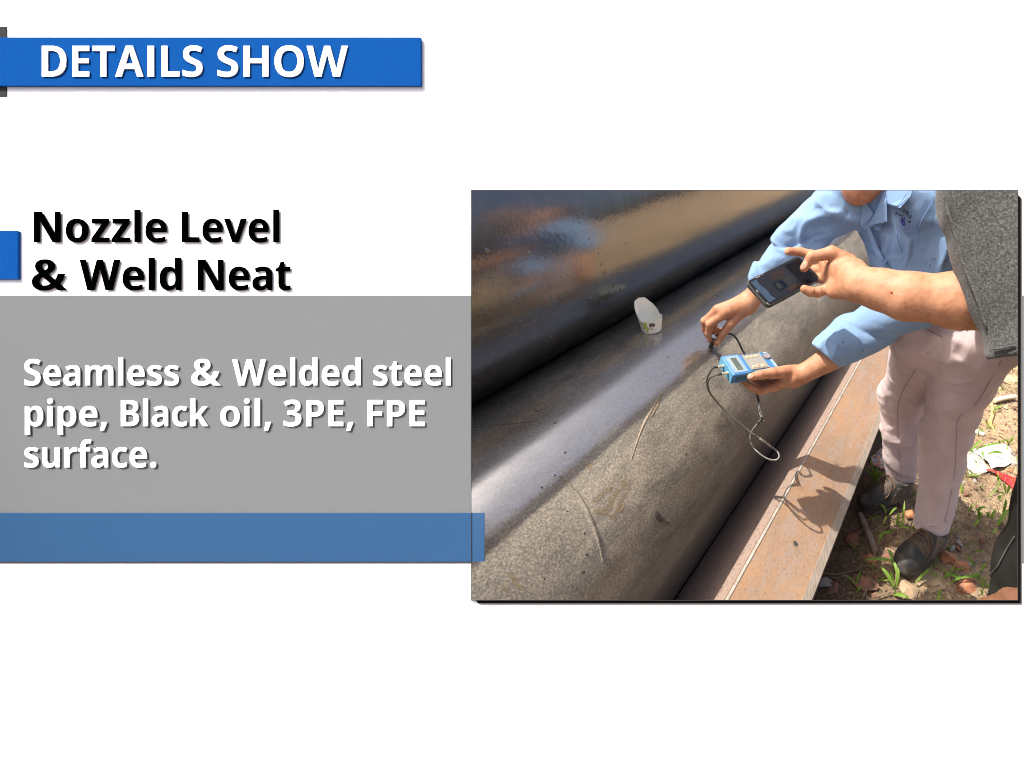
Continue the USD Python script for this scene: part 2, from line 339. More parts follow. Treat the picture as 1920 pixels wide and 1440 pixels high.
def pipe_mesh(c, s0, s1, seed, lump=.0012, wall=.012):
    s = np.concatenate([np.linspace(s0, -.2, 10), np.linspace(-.2, 3.2, 150)[1:], np.linspace(3.2, s1, 22)[1:]]); a = np.linspace(0, 2 * math.pi, 181)[:-1]
    S_, A = np.meshgrid(s, a, indexing='ij')
    q = np.stack([S_ * 5, np.cos(A) * 2.2, np.sin(A) * 2.2], -1)
    r = Rp + lump * (meshkit.fbm(q, 4, seed) - .5) * 2
    V = CROSS * (c[0] + r * np.cos(A))[..., None] + np.array([0, 0, 1.]) * (c[1] + r * np.sin(A))[..., None] + PIPE_DIR * S_[..., None]
    ri = Rp - wall
    Vi = CROSS * (c[0] + ri * np.cos(A))[..., None] + np.array([0, 0, 1.]) * (c[1] + ri * np.sin(A))[..., None] + PIPE_DIR * S_[..., None]
    n, k = S_.shape; i = np.arange(n * k).reshape(n, k); j = np.roll(i, -1, 1)
    out = np.stack([i[:-1], j[:-1], j[1:], i[1:]], -1).reshape(-1, 4); inn = out[:, ::-1] + n * k
    e0 = np.stack([i[0], i[0] + n * k, j[0] + n * k, j[0]], -1); e1 = np.stack([i[-1], j[-1], j[-1] + n * k, i[-1] + n * k], -1)
    F = np.vstack([out, inn, e0, e1]); F = F[:, ::-1]
    m = trimesh.Trimesh(np.vstack([V.reshape(-1, 3), Vi.reshape(-1, 3)]), np.vstack([F[:, [0, 1, 2]], F[:, [0, 2, 3]]]), process=False)
    if m.volume < 0: m.invert()
    return m
def on_pipe(x, y, off=0.0, c=C1):
    r = ray(x, y); o = np.array([0, H]) - c; d = np.array([r @ CROSS, r[2]]); a = d @ d; b = o @ d; q = b * b - a * (o @ o - (Rp + off) ** 2)
    return CAM + r * ((-b - math.sqrt(max(q, 0))) / a)
def pipe_normal(p, c=C1): return unit(CROSS * (p @ CROSS - c[0]) + np.array([0, 0, p[2] - c[1]]))

front = thing('steel_pipe', 'dusty black coated steel pipe lying lowest, with the paper cup standing on it', 'pipe')
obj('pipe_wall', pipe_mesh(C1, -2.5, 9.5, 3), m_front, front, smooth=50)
upper = thing('steel_pipe', 'glossy black coated steel pipe stacked above, filling the top left of the yard view', 'pipe')
obj('pipe_wall', pipe_mesh(C2, -2.5, 9.5, 11, .002), m_upper, upper, smooth=50)
hidden = thing('steel_pipe', 'black steel pipe at the back, under the glossy upper pipe', 'pipe')
obj('pipe_wall', pipe_mesh(C3, -2.5, 9.5, 17), m_front, hidden, smooth=50)
m_wood = noisy('grey_timber', [(.3, (.10, .075, .05)), (.7, (.23, .18, .13))], 14, (.8, .95), bump=.4, stretch=(1, 8, 8))
for s_ in (-1.2, 3.6):
    t = obj('timber_bearer', box(1.9, .14, C1[1] - Rp + .08, .004, (0, 0, 0), frame(W((C1[0] + C3[0]) / 2, (C1[1] - Rp - .08) / 2, s_), CROSS, PIPE_DIR, [0, 0, 1.])), m_wood,
            label='timber bearer under the near end of the lower pipes' if s_ < 0 else 'timber bearer under the far end of the lower pipes', cat='timber')

# marks on the front pipe: lap ridge, scar, mud prints, peeling film
m_mud = M('dried_mud', {'g': ('geometry', {}), 'n': ('noise_texture', {'scale': 170.0, 'detail': 4.0, 'roughness': .7}), 'r': ('rgb_ramp', {'ramp': [(.3, (.13, .10, .065)), (.7, (.34, .27, .18))]}), 'a': ('map_range', {'from_min': .38, 'from_max': .58, 'to_min': .1, 'to_max': .85, 'clamp': True}), 'd': ('diffuse_bsdf', {}), 't': ('transparent_bsdf', {}), 'm': ('mix_closure', {})},
    [('g.position', 'n.vector'), ('n.fac', 'r.fac'), ('n.fac', 'a.value'), ('r.color', 'd.color'), ('a.result', 'm.fac'), ('t.BSDF', 'm.closure1'), ('d.BSDF', 'm.closure2')], surface='m.closure')
def draped(poly, off, m=front, c=C1, thick=.002):
    pts = [on_pipe(x, y, off, c) for x, y in poly]; return slab(pts, thick, pipe_normal(np.mean(pts, 0), c))
def ribbon(px, w0, w1, name, mat, parent, rise=.0012):
    """a low tapering ridge lying on the pipe"""
    p = smooth_path([on_pipe(x, y, 0) for x, y in px], 8); t = np.gradient(p, axis=0); V = []; F = []
    for i, (q, d) in enumerate(zip(p, t)):
        n = pipe_normal(q); b = unit(np.cross(n, d)); w = np.interp(i / (len(p) - 1), [0, .5, 1], [w0, w1, w0])
        V += [q - b * w - n * .0008, q - b * w * .3 + n * rise, q + b * w * .3 + n * rise, q + b * w - n * .0008]
    for i in range(len(p) - 1):
        for j in range(3): a = 4 * i + j; F += [[a, a + 1, a + 5], [a, a + 5, a + 4]]
        a = 4 * i; F += [[a + 3, a, a + 4], [a + 3, a + 4, a + 7]]
    F += [[0, 2, 1], [0, 3, 2], [len(V) - 4, len(V) - 3, len(V) - 2], [len(V) - 4, len(V) - 2, len(V) - 1]]
    mm = trimesh.Trimesh(V, F, process=False); trimesh.repair.fix_normals(mm)
    return obj(name, mm, mat, parent, smooth=60)
ribbon([(1050, 893), (1082, 925), (1104, 968), (1120, 1010), (1129, 1052)], .001, .007, 'lap_ridge', m_front, front, .0035)
m_scar = noisy('scraped_coating', [(.3, (.20, .165, .12)), (.7, (.40, .33, .24))], 220, (.7, .9))
ribbon([(1243, 736), (1222, 768), (1203, 805), (1183, 862)], .0008, .0045, 'weld_scar', m_scar, front, .0016)
ribbon([(1241, 736), (1233, 760), (1222, 780)], .001, .006, 'weld_scar', m_mud, front, .0019)
for poly in ([(1112, 955), (1128, 957), (1140, 946), (1143, 930), (1158, 917), (1167, 917), (1152, 933), (1148, 950), (1136, 964), (1119, 965)],
             [(1135, 965), (1145, 968), (1155, 955), (1157, 942), (1170, 927), (1178, 922), (1166, 942), (1163, 957), (1150, 974)],
             [(1156, 962), (1165, 960), (1172, 948), (1170, 944), (1160, 950)], [(1160, 905), (1170, 897), (1184, 915), (1176, 920), (1165, 914)],
             [(1108, 940), (1114, 936), (1132, 918), (1144, 910), (1150, 913), (1136, 924), (1120, 942)]):
    obj('mud_print', draped(poly, .0008), m_mud, front)
for poly in ([(950, 1075), (960, 1072), (975, 1090), (992, 1112), (970, 1104)], [(936, 1100), (958, 1102), (948, 1110)], [(1100, 872), (1112, 866), (1106, 884)]):
    obj('mud_print', draped(poly, .0007), m_mud, front)
m_film = plain('peeled_film', (.045, .04, .035), .7)
for poly in ([(1229, 968), (1237, 964), (1247, 975), (1241, 980)], [(1231, 957), (1235, 961), (1239, 970), (1233, 966)], [(1246, 978), (1256, 979), (1254, 984)]):
    obj('peeling_film', draped(poly, .004, thick=.0012), m_film, front)
def specks(pts, size, c, seed):
    r_ = np.random.default_rng(seed); ms = []
    for x, y in pts:
        p = on_pipe(x, y, 0, c); n = pipe_normal(p, c); s = trimesh.creation.icosphere(1, 1.0)
        u = unit(np.cross(n, r_.normal(size=3))); s.apply_transform(frame(p, u * size * r_.uniform(.5, 1.6), np.cross(n, u) * size * r_.uniform(.4, 1.), n * size * r_.uniform(.3, .7))); ms.append(s)
    return join(ms)
r_ = np.random.default_rng(4)
obj('coating_blob', specks([(r_.uniform(886, 1180), r_.uniform(440, 640)) for _ in range(70)], .004, C2, 1), m_upper, upper, smooth=True, kind='stuff', label='small drips and pimples in the glossy coating')
obj('grit_speck', specks([(1254, 671), (1143, 870), (1041, 793), (1007, 771), (1251, 668), (1100, 1040), (1290, 880)] + [(r_.uniform(900, 1400), r_.uniform(700, 1100)) for _ in range(14)], .0022, C1, 2), m_film, front, smooth=True, kind='stuff', label='specks of grit stuck on the dusty coating')
ribbon([(884, 803), (930, 798), (975, 793), (1010, 790)], .0006, .0022, 'scratch', m_film, front, .0004)

# ------------------------------------------------------------------ steel beam beside the pipe
def cs_ray(deg, dist): return np.array([0, H]) + dist * np.array([math.cos(math.radians(deg)), math.sin(math.radians(deg))])
k_ = H / 1.46
R0 = np.array([-.295, H - (1.46 - .395) * k_]); R0[0] *= k_
dl, dr = unit([-.82, -.57]), unit([.906, -.42])
Lf = R0 + dl * .20 * k_; P1 = R0 + dr * .18 * k_; P2 = P1 + unit([.80, -.60]) * .031 * k_
prof = [R0 + dl * .0025, R0 + dr * .0025, P1, P2, [P2[0] - .014, P2[1] - .03], [P2[0] - .02, .012], [Lf[0] + .05, .012], [Lf[0] + .012, .16], Lf]
def prism(poly, s0, s1):
    n = len(poly); V = [W(c, z, s0) for c, z in poly] + [W(c, z, s1) for c, z in poly]
    pg = Polygon(poly); v2, f = trimesh.creation.triangulate_polygon(pg, engine='earcut')
    lut = [int(np.argmin([np.hypot(*(np.array(q) - v)) for q in poly])) for v in v2]
    F = []
    for i in range(n): j = (i + 1) % n; F += [[i, j, j + n], [i, j + n, i + n]]
    for t in f: a = [lut[x] for x in t]; F += [a, [x + n for x in a[::-1]]]
    m = trimesh.Trimesh(V, F, process=False); trimesh.repair.fix_normals(m); return m
m_rust = M('rusted_steel', {
    'g': ('geometry', {}), 'm': ('mapping', {'mapping_type': 'point', 'rotation': ROTZ}), 'ms': ('mapping', {'mapping_type': 'point', 'scale': (.45, 1., 1.)}),
    'n1': ('noise_texture', {'scale': 9.0, 'detail': 6.0, 'roughness': .65, 'distortion': .5}), 'n2': ('noise_texture', {'scale': 140.0, 'detail': 5.0, 'roughness': .7}), 'n3': ('noise_texture', {'scale': 30.0, 'detail': 7.0, 'roughness': .72, 'distortion': 1.2}),
    'r1': ('rgb_ramp', {'ramp': [(.36, (.26, .185, .135)), (.5, (.31, .20, .132)), (.64, (.345, .213, .128))]}),
    'r3': ('rgb_ramp', {'ramp': [(.50, (0, 0, 0)), (.56, (1, 1, 1))]}), 'mx': ('mix', {'mix_type': 'mix', 'color2': (.29, .235, .20)}), 'gr': ('math', {'math_type': 'multiply', 'value2': .6}),
    'r2': ('rgb_ramp', {'ramp': [(.28, (.35, .3, .3)), (.42, (.95, .95, .95)), (.7, (1.12, 1.1, 1.08))]}), 'ml': ('mix', {'mix_type': 'multiply', 'fac': .8}), 'b': ('bump', {'strength': .5, 'distance': .0015}),
    'p': ('principled_bsdf', {'roughness': .78, 'specular_ior_level': .3})},
    [('g.position', 'm.vector'), ('m.vector', 'ms.vector'), ('ms.vector', 'n1.vector'), ('m.vector', 'n2.vector'), ('ms.vector', 'n3.vector'), ('n1.fac', 'r1.fac'), ('n3.fac', 'r3.fac'), ('r3.color', 'gr.value1'), ('gr.value', 'mx.fac'),
     ('r1.color', 'mx.color1'), ('mx.color', 'ml.color1'), ('n2.fac', 'r2.fac'), ('r2.color', 'ml.color2'), ('ml.color', 'p.base_color'), ('n2.fac', 'b.height'), ('b.normal', 'p.normal')])
m_mauve = noisy('mauve_mill_scale', [(.33, (.08, .06, .055)), (.42, (.25, .18, .15)), (.75, (.32, .235, .195))], 150, (.6, .8), bump=.5, bdist=.0012)
m_bevel = noisy('ground_steel', [(.35, (.25, .21, .175)), (.65, (.38, .33, .275))], 60, (.5, .65), bump=.3, stretch=(4, .3, 1), rot=ROTZ)
m_ridge = noisy('worn_steel_ridge', [(.35, (.22, .20, .175)), (.65, (.36, .33, .29))], 40, (.4, .6), bump=.2)
beam = thing('steel_beam', 'long rust-orange steel beam lying between the lower pipe and the standing worker', 'beam')
obj('web', prism(prof, -2.0, 5.2), m_rust, beam)
nl = np.array([dl[1], -dl[0]]); nl = nl if nl[1] > 0 else -nl; nr = np.array([-dr[1], dr[0]]); de = unit(P2 - P1); ne = np.array([-de[1], de[0]])
obj('side_face', prism([R0 + dl * .007, Lf - dl * .002, Lf - dl * .002 + nl * .002, R0 + dl * .007 + nl * .002], -1.995, 5.195), m_mauve, beam)
obj('ridge', prism([R0 + dl * .0045 + nl * .0003, R0 + dl * .003 + nl * .0025, R0 + dr * .002 + nr * .0022, R0 + dr * .004 + nr * .0003], -1.99, 5.19), m_ridge, beam)
obj('flange_edge', prism([P1 + ne * .0015 + de * .001, P2 + ne * .0015 - de * .0005, P2 - ne * .002 - de * .0005, P1 - ne * .002 + de * .001], -1.99, 5.19), m_bevel, beam)
def on_beam(x, y, off=0.0):
    r = ray(x, y); o = np.array([0, H]) - R0; d = np.array([r @ CROSS, r[2]]); t = (off - o @ nr) / (d @ nr); return CAM + r * t
m_dark = plain('dark_stain', (.05, .045, .04), .8)
NR3 = CROSS * nr[0] + np.array([0, 0, nr[1]])
obj('stain', slab([on_beam(x, y, .001) for x, y in [(1487, 1015), (1492, 1014), (1497, 1020), (1494, 1025), (1489, 1022)]], .0008, NR3), m_dark, beam)
# ================================================================== the display sheet with its opening
DB = .36
def bp(x, y, h=0.0): return CAM + ray(x, y) * (DB - h)               # a point h in front of the sheet's face
GLY = json.loads('''{"&":[[[[[18,68],[19,94],[27,116],[43,136],[75,159],[56,184],[46,209],[45,233],[52,256],[69,275],[92,286],[115,290],[139,290],[157,287],[178,278],[195,262],[204,241],[205,217],[202,203],[194,187],[176,168],[152,149],[209,96],[223,119],[233,152],[290,152],[280,116],[271,95],[247,59],[306,0],[233,0],[206,26],[174,6],[152,-1],[130,-4],[102,-4],[82,-1],[54,10],[35,26],[24,44]],[[76,75],[80,62],[91,49],[112,42],[144,45],[160,52],[172,61],[107,126],[93,117],[83,105],[77,91]],[[97,219],[103,202],[120,182],[136,192],[147,205],[153,220],[153,230],[149,240],[141,248],[131,251],[121,251],[111,248],[100,239]]]],306],",":[[[[[13,-52],[27,11],[32,46],[86,46],[88,38],[82,17],[55,-51]]]],114],".":[[[[[24,20],[26,43],[33,53],[42,58],[50,60],[72,58],[87,45],[90,35],[89,16],[85,7],[74,-2],[64,-5],[42,-3],[28,8]]]],113],"3":[[[[[16,11],[16,60],[42,49],[67,43],[82,41],[113,42],[128,46],[142,54],[150,67],[153,78],[151,98],[145,109],[135,116],[107,124],[60,125],[60,169],[104,170],[120,174],[133,180],[142,190],[148,205],[147,221],[143,230],[133,238],[120,243],[97,244],[69,237],[41,223],[17,261],[51,280],[86,289],[135,289],[150,286],[172,277],[188,264],[197,251],[203,230],[202,205],[195,186],[180,168],[145,150],[173,142],[189,133],[201,121],[208,108],[212,91],[212,72],[207,51],[200,37],[186,21],[173,12],[150,2],[125,-3],[80,-4],[61,-2]]]],232],"A":[[[[[0,1],[102,287],[170,287],[272,-1],[212,-1],[187,71],[86,71],[60,-1],[1,-1]],[[123,190],[101,119],[174,120],[151,187],[137,239]]]],273],"B":[[[[[35,286],[144,286],[177,282],[208,271],[219,263],[228,252],[237,225],[237,206],[233,188],[219,167],[208,159],[189,151],[206,145],[225,134],[238,118],[244,100],[245,73],[240,51],[227,30],[212,17],[185,5],[155,0],[35,0]],[[92,46],[144,45],[160,48],[171,53],[180,64],[186,81],[185,98],[178,113],[170,119],[151,126],[92,127]],[[92,171],[140,170],[163,176],[172,183],[178,196],[179,213],[176,223],[167,234],[151,240],[138,242],[93,242]]]],265],"D":[[[[[35,286],[143,286],[172,282],[190,277],[215,265],[230,254],[248,234],[262,207],[269,180],[271,162],[269,113],[264,91],[253,65],[240,46],[217,25],[190,11],[148,1],[35,0]],[[92,48],[131,47],[163,54],[179,62],[192,74],[205,98],[212,133],[212,158],[208,183],[199,205],[190,218],[176,229],[162,235],[137,240],[92,239]]]],293],"E":[[[[[35,286],[200,286],[200,239],[92,238],[93,172],[193,172],[193,125],[92,125],[92,48],[200,47],[200,0],[35,0]]]],222],"F":[[[[[35,287],[199,287],[199,240],[91,239],[91,161],[192,161],[192,115],[91,115],[91,0],[35,0]]]],212],"H":[[[[[35,286],[92,286],[93,172],[209,172],[210,286],[267,286],[267,0],[210,0],[209,125],[93,125],[92,0],[35,0]]]],302],"L":[[[[[35,286],[92,286],[92,48],[209,47],[209,0],[35,0]]]],221],"N":[[[[[35,286],[107,285],[234,71],[233,286],[284,286],[284,0],[212,0],[83,218],[86,161],[86,0],[35,0]]]],319],"O":[[[[[22,128],[22,159],[25,184],[40,229],[51,246],[69,264],[84,274],[108,284],[143,290],[172,290],[195,287],[218,280],[240,268],[258,252],[274,229],[285,201],[291,170],[292,127],[288,97],[279,68],[265,43],[251,27],[232,13],[199,0],[171,-4],[132,-3],[102,4],[72,20],[53,38],[35,68],[27,93]],[[82,129],[85,107],[93,82],[101,68],[119,53],[141,45],[166,44],[179,46],[199,54],[214,68],[220,78],[227,95],[232,119],[233,157],[231,175],[226,195],[217,214],[198,234],[174,242],[141,242],[118,234],[101,219],[90,198],[83,168]]]],315],"P":[[[[[35,285],[138,285],[173,279],[194,270],[210,257],[222,239],[228,221],[230,190],[226,166],[218,147],[199,125],[176,112],[161,107],[134,103],[92,102],[91,-1],[35,-1]],[[92,150],[124,149],[137,151],[155,158],[164,165],[171,179],[173,202],[167,220],[160,229],[137,238],[92,239]]]],247],"S":[[[[[19,63],[71,46],[113,43],[125,45],[140,51],[149,60],[153,72],[151,89],[140,103],[120,114],[83,129],[59,142],[43,155],[31,170],[23,194],[22,221],[27,242],[40,262],[53,273],[68,281],[87,287],[108,290],[137,290],[161,287],[205,273],[206,270],[189,227],[148,241],[111,244],[98,241],[88,236],[81,227],[78,218],[80,202],[88,190],[123,171],[170,150],[189,136],[201,121],[209,98],[210,75],[204,49],[190,27],[168,10],[133,-2],[84,-4],[52,0],[19,11]]]],226],"T":[[[[[7,239],[7,286],[222,286],[222,239],[143,238],[143,0],[86,0],[86,238]]]],229],"W":[[[[[5,286],[62,285],[113,64],[115,66],[131,147],[169,286],[223,286],[263,143],[280,63],[331,284],[332,286],[388,286],[315,0],[251,0],[196,211],[182,149],[142,0],[79,0]]]],394],"a":[[[[[16,53],[16,73],[21,92],[30,106],[43,117],[57,124],[82,131],[152,136],[150,161],[145,171],[138,176],[123,181],[100,180],[55,165],[39,202],[40,204],[85,219],[109,222],[137,222],[170,214],[183,206],[193,196],[202,180],[207,157],[207,0],[168,0],[157,29],[137,10],[114,-1],[96,-4],[62,-2],[46,4],[30,17],[21,32]],[[73,59],[77,48],[84,42],[93,38],[110,37],[131,44],[143,53],[150,67],[152,101],[112,100],[90,94],[79,86],[74,76]]]],236],"c":[[[[[20,94],[21,132],[28,161],[42,186],[61,204],[92,218],[116,222],[157,220],[192,209],[177,166],[135,177],[121,177],[106,173],[97,168],[87,156],[81,143],[77,122],[79,83],[83,70],[91,56],[100,49],[114,43],[137,42],[162,47],[187,58],[187,11],[161,0],[137,-4],[103,-3],[74,5],[53,18],[36,38],[26,60]]]],204],"d":[[[[[20,93],[20,124],[24,153],[31,174],[44,195],[58,208],[74,217],[95,222],[115,222],[142,214],[156,204],[167,192],[166,305],[222,305],[222,0],[179,0],[167,28],[147,8],[125,-2],[94,-4],[73,1],[52,14],[34,37],[26,57]],[[77,94],[82,70],[89,56],[101,46],[115,41],[129,41],[151,48],[164,66],[169,88],[168,132],[164,149],[158,162],[146,172],[129,177],[111,176],[96,169],[87,157],[80,140],[77,122]]]],252],"e":[[[[[20,94],[22,138],[34,174],[44,189],[57,202],[85,217],[111,222],[133,222],[167,214],[180,207],[196,193],[212,165],[218,135],[218,95],[77,94],[80,72],[87,58],[98,48],[115,40],[126,38],[164,40],[206,54],[206,11],[193,5],[159,-3],[117,-4],[93,0],[70,9],[55,19],[34,44],[24,69]],[[78,134],[164,133],[165,141],[158,163],[148,175],[134,181],[117,182],[103,178],[89,167],[81,151]]]],237],"f":[[[[[7,203],[41,219],[42,249],[47,269],[55,284],[71,298],[86,304],[104,307],[135,306],[164,298],[152,259],[130,264],[113,263],[103,257],[97,243],[97,218],[147,218],[147,176],[96,175],[96,0],[40,0],[40,175],[7,176]]]],151],"i":[[[[[28,268],[28,282],[32,293],[47,302],[65,303],[73,301],[83,295],[88,286],[89,269],[85,258],[77,251],[69,248],[52,247],[44,249],[33,256]]],[[[30,218],[86,218],[86,0],[30,0]]]],116],"k":[[[[[30,305],[86,305],[86,150],[84,119],[107,149],[168,218],[231,218],[150,124],[236,0],[172,0],[110,89],[86,69],[86,0],[30,0]]]],238],"l":[[[[[30,305],[86,305],[86,0],[30,0]]]],116],"m":[[[[[30,218],[73,218],[82,191],[94,204],[107,213],[138,222],[167,221],[185,216],[202,205],[214,189],[236,210],[266,221],[302,221],[330,211],[347,194],[357,164],[358,0],[302,0],[301,147],[293,168],[283,175],[272,178],[254,177],[240,171],[231,160],[225,146],[221,123],[221,0],[166,0],[165,147],[162,158],[156,169],[147,175],[137,178],[124,178],[108,173],[96,161],[91,149],[86,119],[86,0],[30,0]]]],387],"o":[[[[[20,96],[20,123],[23,145],[31,169],[39,183],[48,194],[66,208],[98,220],[113,222],[145,221],[180,209],[193,200],[208,184],[220,163],[226,144],[229,122],[229,96],[225,70],[218,50],[208,33],[195,19],[181,9],[155,-1],[136,-4],[104,-3],[77,5],[60,15],[43,32],[30,54],[23,76]],[[77,94],[83,67],[89,55],[102,44],[117,39],[132,39],[143,42],[155,49],[166,67],[172,95],[170,138],[166,151],[157,167],[143,176],[132,179],[116,179],[96,171],[85,156],[80,142],[77,124]]]],249],"p":[[[[[30,218],[76,218],[84,190],[106,211],[123,219],[138,222],[158,222],[179,217],[198,206],[214,188],[223,170],[229,148],[232,98],[228,67],[215,34],[200,15],[188,6],[172,-1],[156,-4],[137,-4],[109,4],[97,12],[87,24],[84,23],[86,-96],[30,-96]],[[86,96],[92,66],[96,57],[106,47],[119,42],[137,41],[154,47],[162,55],[169,69],[175,98],[175,123],[172,142],[160,167],[148,175],[137,178],[118,177],[102,170],[95,161],[88,143]]]],251],"r":[[[[[30,218],[73,218],[82,181],[99,202],[123,218],[139,222],[171,220],[166,168],[135,170],[117,165],[96,149],[90,137],[86,120],[86,0],[30,0]]]],176],"s":[[[[[19,55],[58,42],[82,38],[101,38],[119,43],[126,48],[129,56],[128,65],[119,76],[50,108],[28,127],[20,146],[19,169],[24,187],[38,204],[64,217],[92,222],[135,220],[179,206],[163,167],[124,180],[95,182],[80,178],[72,167],[73,158],[79,150],[152,117],[166,107],[176,94],[182,73],[181,48],[173,28],[163,16],[141,3],[116,-3],[75,-4],[38,2],[19,9]]]],199],"t":[[[[[8,200],[40,218],[57,265],[92,265],[93,218],[151,218],[151,176],[92,175],[92,64],[98,48],[110,41],[128,40],[153,46],[153,5],[126,-3],[93,-4],[66,3],[49,17],[40,34],[36,55],[36,175],[8,176]]]],163],"u":[[[[[29,218],[85,218],[85,79],[87,68],[94,52],[103,45],[116,41],[130,41],[145,45],[155,51],[163,62],[169,79],[172,100],[172,218],[228,218],[228,0],[185,0],[176,28],[155,8],[134,-1],[117,-4],[95,-4],[75,0],[61,6],[49,15],[36,34],[29,64]]]],258],"v":[[[[[0,218],[59,218],[111,53],[165,218],[223,218],[141,0],[82,1]]]],224],"z":[[[[[13,34],[114,174],[19,175],[19,218],[179,218],[178,179],[80,44],[183,43],[183,0],[13,0]]]],196]}''')
K = 1.0
def bd(poly, front_h, thick, holes=()):
    """a flat piece standing on the sheet: outline in sheet units, its face front_h in front of the sheet"""
    pg = poly if isinstance(poly, Polygon) else Polygon(poly, holes)
    if not pg.is_valid: pg = pg.buffer(0)
    m = trimesh.creation.extrude_polygon(pg, 1.0, engine='earcut'); v = m.vertices.copy(); w = v[:, 2]
    o = np.stack([bp(x, y, front_h) for x, y in v[:, :2]])
    m.vertices = o + FW * (thick * (1 - w))[:, None]
    if m.volume < 0: m.invert()
    return m
def ring(inner, outer, h0, h1, grow0=0.0, grow1=0.0):
    """a closed frame between two outlines, from h1 (behind) to h0 (front); the opening flares out behind so its walls stay narrow"""
    def loop(r, h, g): x0, y0, x1, y1 = r; return [bp(x, y, h) for x, y in ((x0 - g, y0 - g), (x1 + g, y0 - g), (x1 + g, y1 + g), (x0 - g, y1 + g))]
    V = loop(inner, h0, grow0) + loop(outer, h0, 0) + loop(inner, h1, grow1) + loop(outer, h1, 0); F = []
    for i in range(4):
        j = (i + 1) % 4
        F += [[i, j, 4 + j], [i, 4 + j, 4 + i], [8 + i, 12 + j, 8 + j], [8 + i, 12 + i, 12 + j], [i, 8 + j, j], [i, 8 + i, 8 + j], [4 + i, 4 + j, 12 + j], [4 + i, 12 + j, 12 + i]]
    m = trimesh.Trimesh(V, F, process=False); trimesh.repair.fix_normals(m)
    if m.volume < 0: m.invert()
    return m
OPEN = (884, 357, 1908, 1125)
def lin(r, g, b, k=1.0): return tuple(min(.95, (((c / 255 + .055) / 1.055) ** 2.4 if c > 10 else c / 255 / 12.92) * k) for c in (r, g, b))
m_white = plain('white_sheet', (.93, .93, .94), .9, specular_ior_level=0.0)
m_wtext = plain('white_lettering', (.93, .93, .94), .9, specular_ior_level=0.0)
m_btext = plain('black_lettering', (.0004, .0004, .0004), .95, specular_ior_level=0.0)
m_grey = plain('grey_panel', GREY, .9, specular_ior_level=0.0)
m_blue = plain('blue_card', BLUE, .9, specular_ior_level=0.0)
m_charcoal = plain('charcoal_card', CHAR, .9, specular_ior_level=0.0)
m_rim = plain('thin_rim', (.05, .05, .05), .9, specular_ior_level=0.1)
m_film_blue = M('clear_blue_film', {'t': ('transparent_bsdf', {'color': (.82, .9, 1.)}), 'd': ('diffuse_bsdf', {'color': FILM}), 'm': ('mix_closure', {'fac': .74})}, [('t.BSDF', 'm.closure1'), ('d.BSDF', 'm.closure2')], surface='m.closure')
m_post = plain('grey_painted_post', (.2, .2, .21), .5)
board = thing('display_board', 'white display board with blue title strip, lettering and a large picture opening', 'sign')
obj('white_sheet', ring(OPEN, (-50, -50, 1972, 1492), 0, -.004, 0, 14), m_white, board)
obj('opening_rim', ring(OPEN, (883.2, 356.2, 1909.0, 1126.0), .0022, .0001, 0, 0), m_rim, board)
obj('grey_panel', bd([(-50, 554), (883, 554), (883, 1056), (-50, 1056)], .0005, .00045), m_grey, board)
obj('grey_panel', bd([(1909.4, 554), (1972, 554), (1972, 1056), (1909.4, 1056)], .0005, .00045), m_grey, board)
obj('charcoal_strip', bd([(-50, 50), (12, 50), (12, 181), (-50, 181)], .0004, .00035), m_charcoal, board)
title = obj('title_strip', bd([(-50, 70), (788.5, 70), (788.5, 160.5), (-50, 160.5)], .0022, .0015), m_blue, board)
obj('blue_tab', bd([(-50, 433), (33, 433), (33, 523.5), (-50, 523.5)], .0016, .0015), m_blue, board)
obj('blue_film_strip', bd([(-50, 962), (908, 962), (908, 1053), (-50, 1053)], .0018, .0006), m_film_blue, board, label='see-through blue strip overlapping the picture opening')
def line(text, x0, x1, base, cap, h, th):
    s = cap / 286.0; adv = []; x = 0
    for ch in text:
        if ch == ' ': adv.append((x, None)); x += 104; continue
        if ch == 'I': adv.append((x, 'I')); x += 140; continue
        adv.append((x, GLY[ch][0])); x += GLY[ch][1]
    first = text[0]; gl = min(p[0] for r in GLY[first][0] for p in r[0]); last = GLY[text[-1]] ; gr = max(p[0] for r in last[0] for p in r[0])
    wid = (adv[-1][0] + gr - gl); sx = (x1 - x0) / wid; track = 0.0
    ms = []
    for i, (ax, g) in enumerate(adv):
        if g is None: continue
        ox = ax - gl + track * i
        rings = [[[[38, 0], [102, 0], [102, 286], [38, 286]]]] if g == 'I' else g
        for r in rings:
            q = [[(x0 + (ox + a) * sx, base - b * s) for a, b in c] for c in r]
            ms.append(bd(q[0], h, th, q[1:]))
    return join(ms)
def words(ws, base, cap, h, th, name, mat, parent):
    return obj(name, join([line(t, x0, x1, base, cap, h, th) for t, x0, x1 in ws]), mat, parent)
words([('DETAILS', 78.3, 379.5), ('SHOW', 407.5, 652)], 143.4, 57.6, .0030, .0004, 'title_lettering', m_wtext, title)
words([('Nozzle', 63.5, 311.5), ('Level', 340.7, 522.5)], 454, 57, .0011, .0004, 'heading_lettering', m_btext, board)
words([('&', 59.5, 124.5), ('Weld', 149, 339), ('Neat', 371, 544)], 543.8, 57, .0011, .0004, 'heading_lettering', m_btext, board)
words([('Seamless', 45, 335), ('&', 358.5, 413.5), ('Welded', 435, 676), ('steel', 700, 845)], 722.5, 48.9, .0015, .0004, 'caption_lettering', m_wtext, board)
words([('pipe,', 46.5, 200), ('Black', 226.5, 390), ('oil,', 413, 507.5), ('3PE,', 531.5, 662), ('FPE', 689, 796.5)], 799, 48.9, .0015, .0004, 'caption_lettering', m_wtext, board)
words([('surface.', 45.5, 292.5)], 876.3, 48.9, .0015, .0004, 'caption_lettering', m_wtext, board)
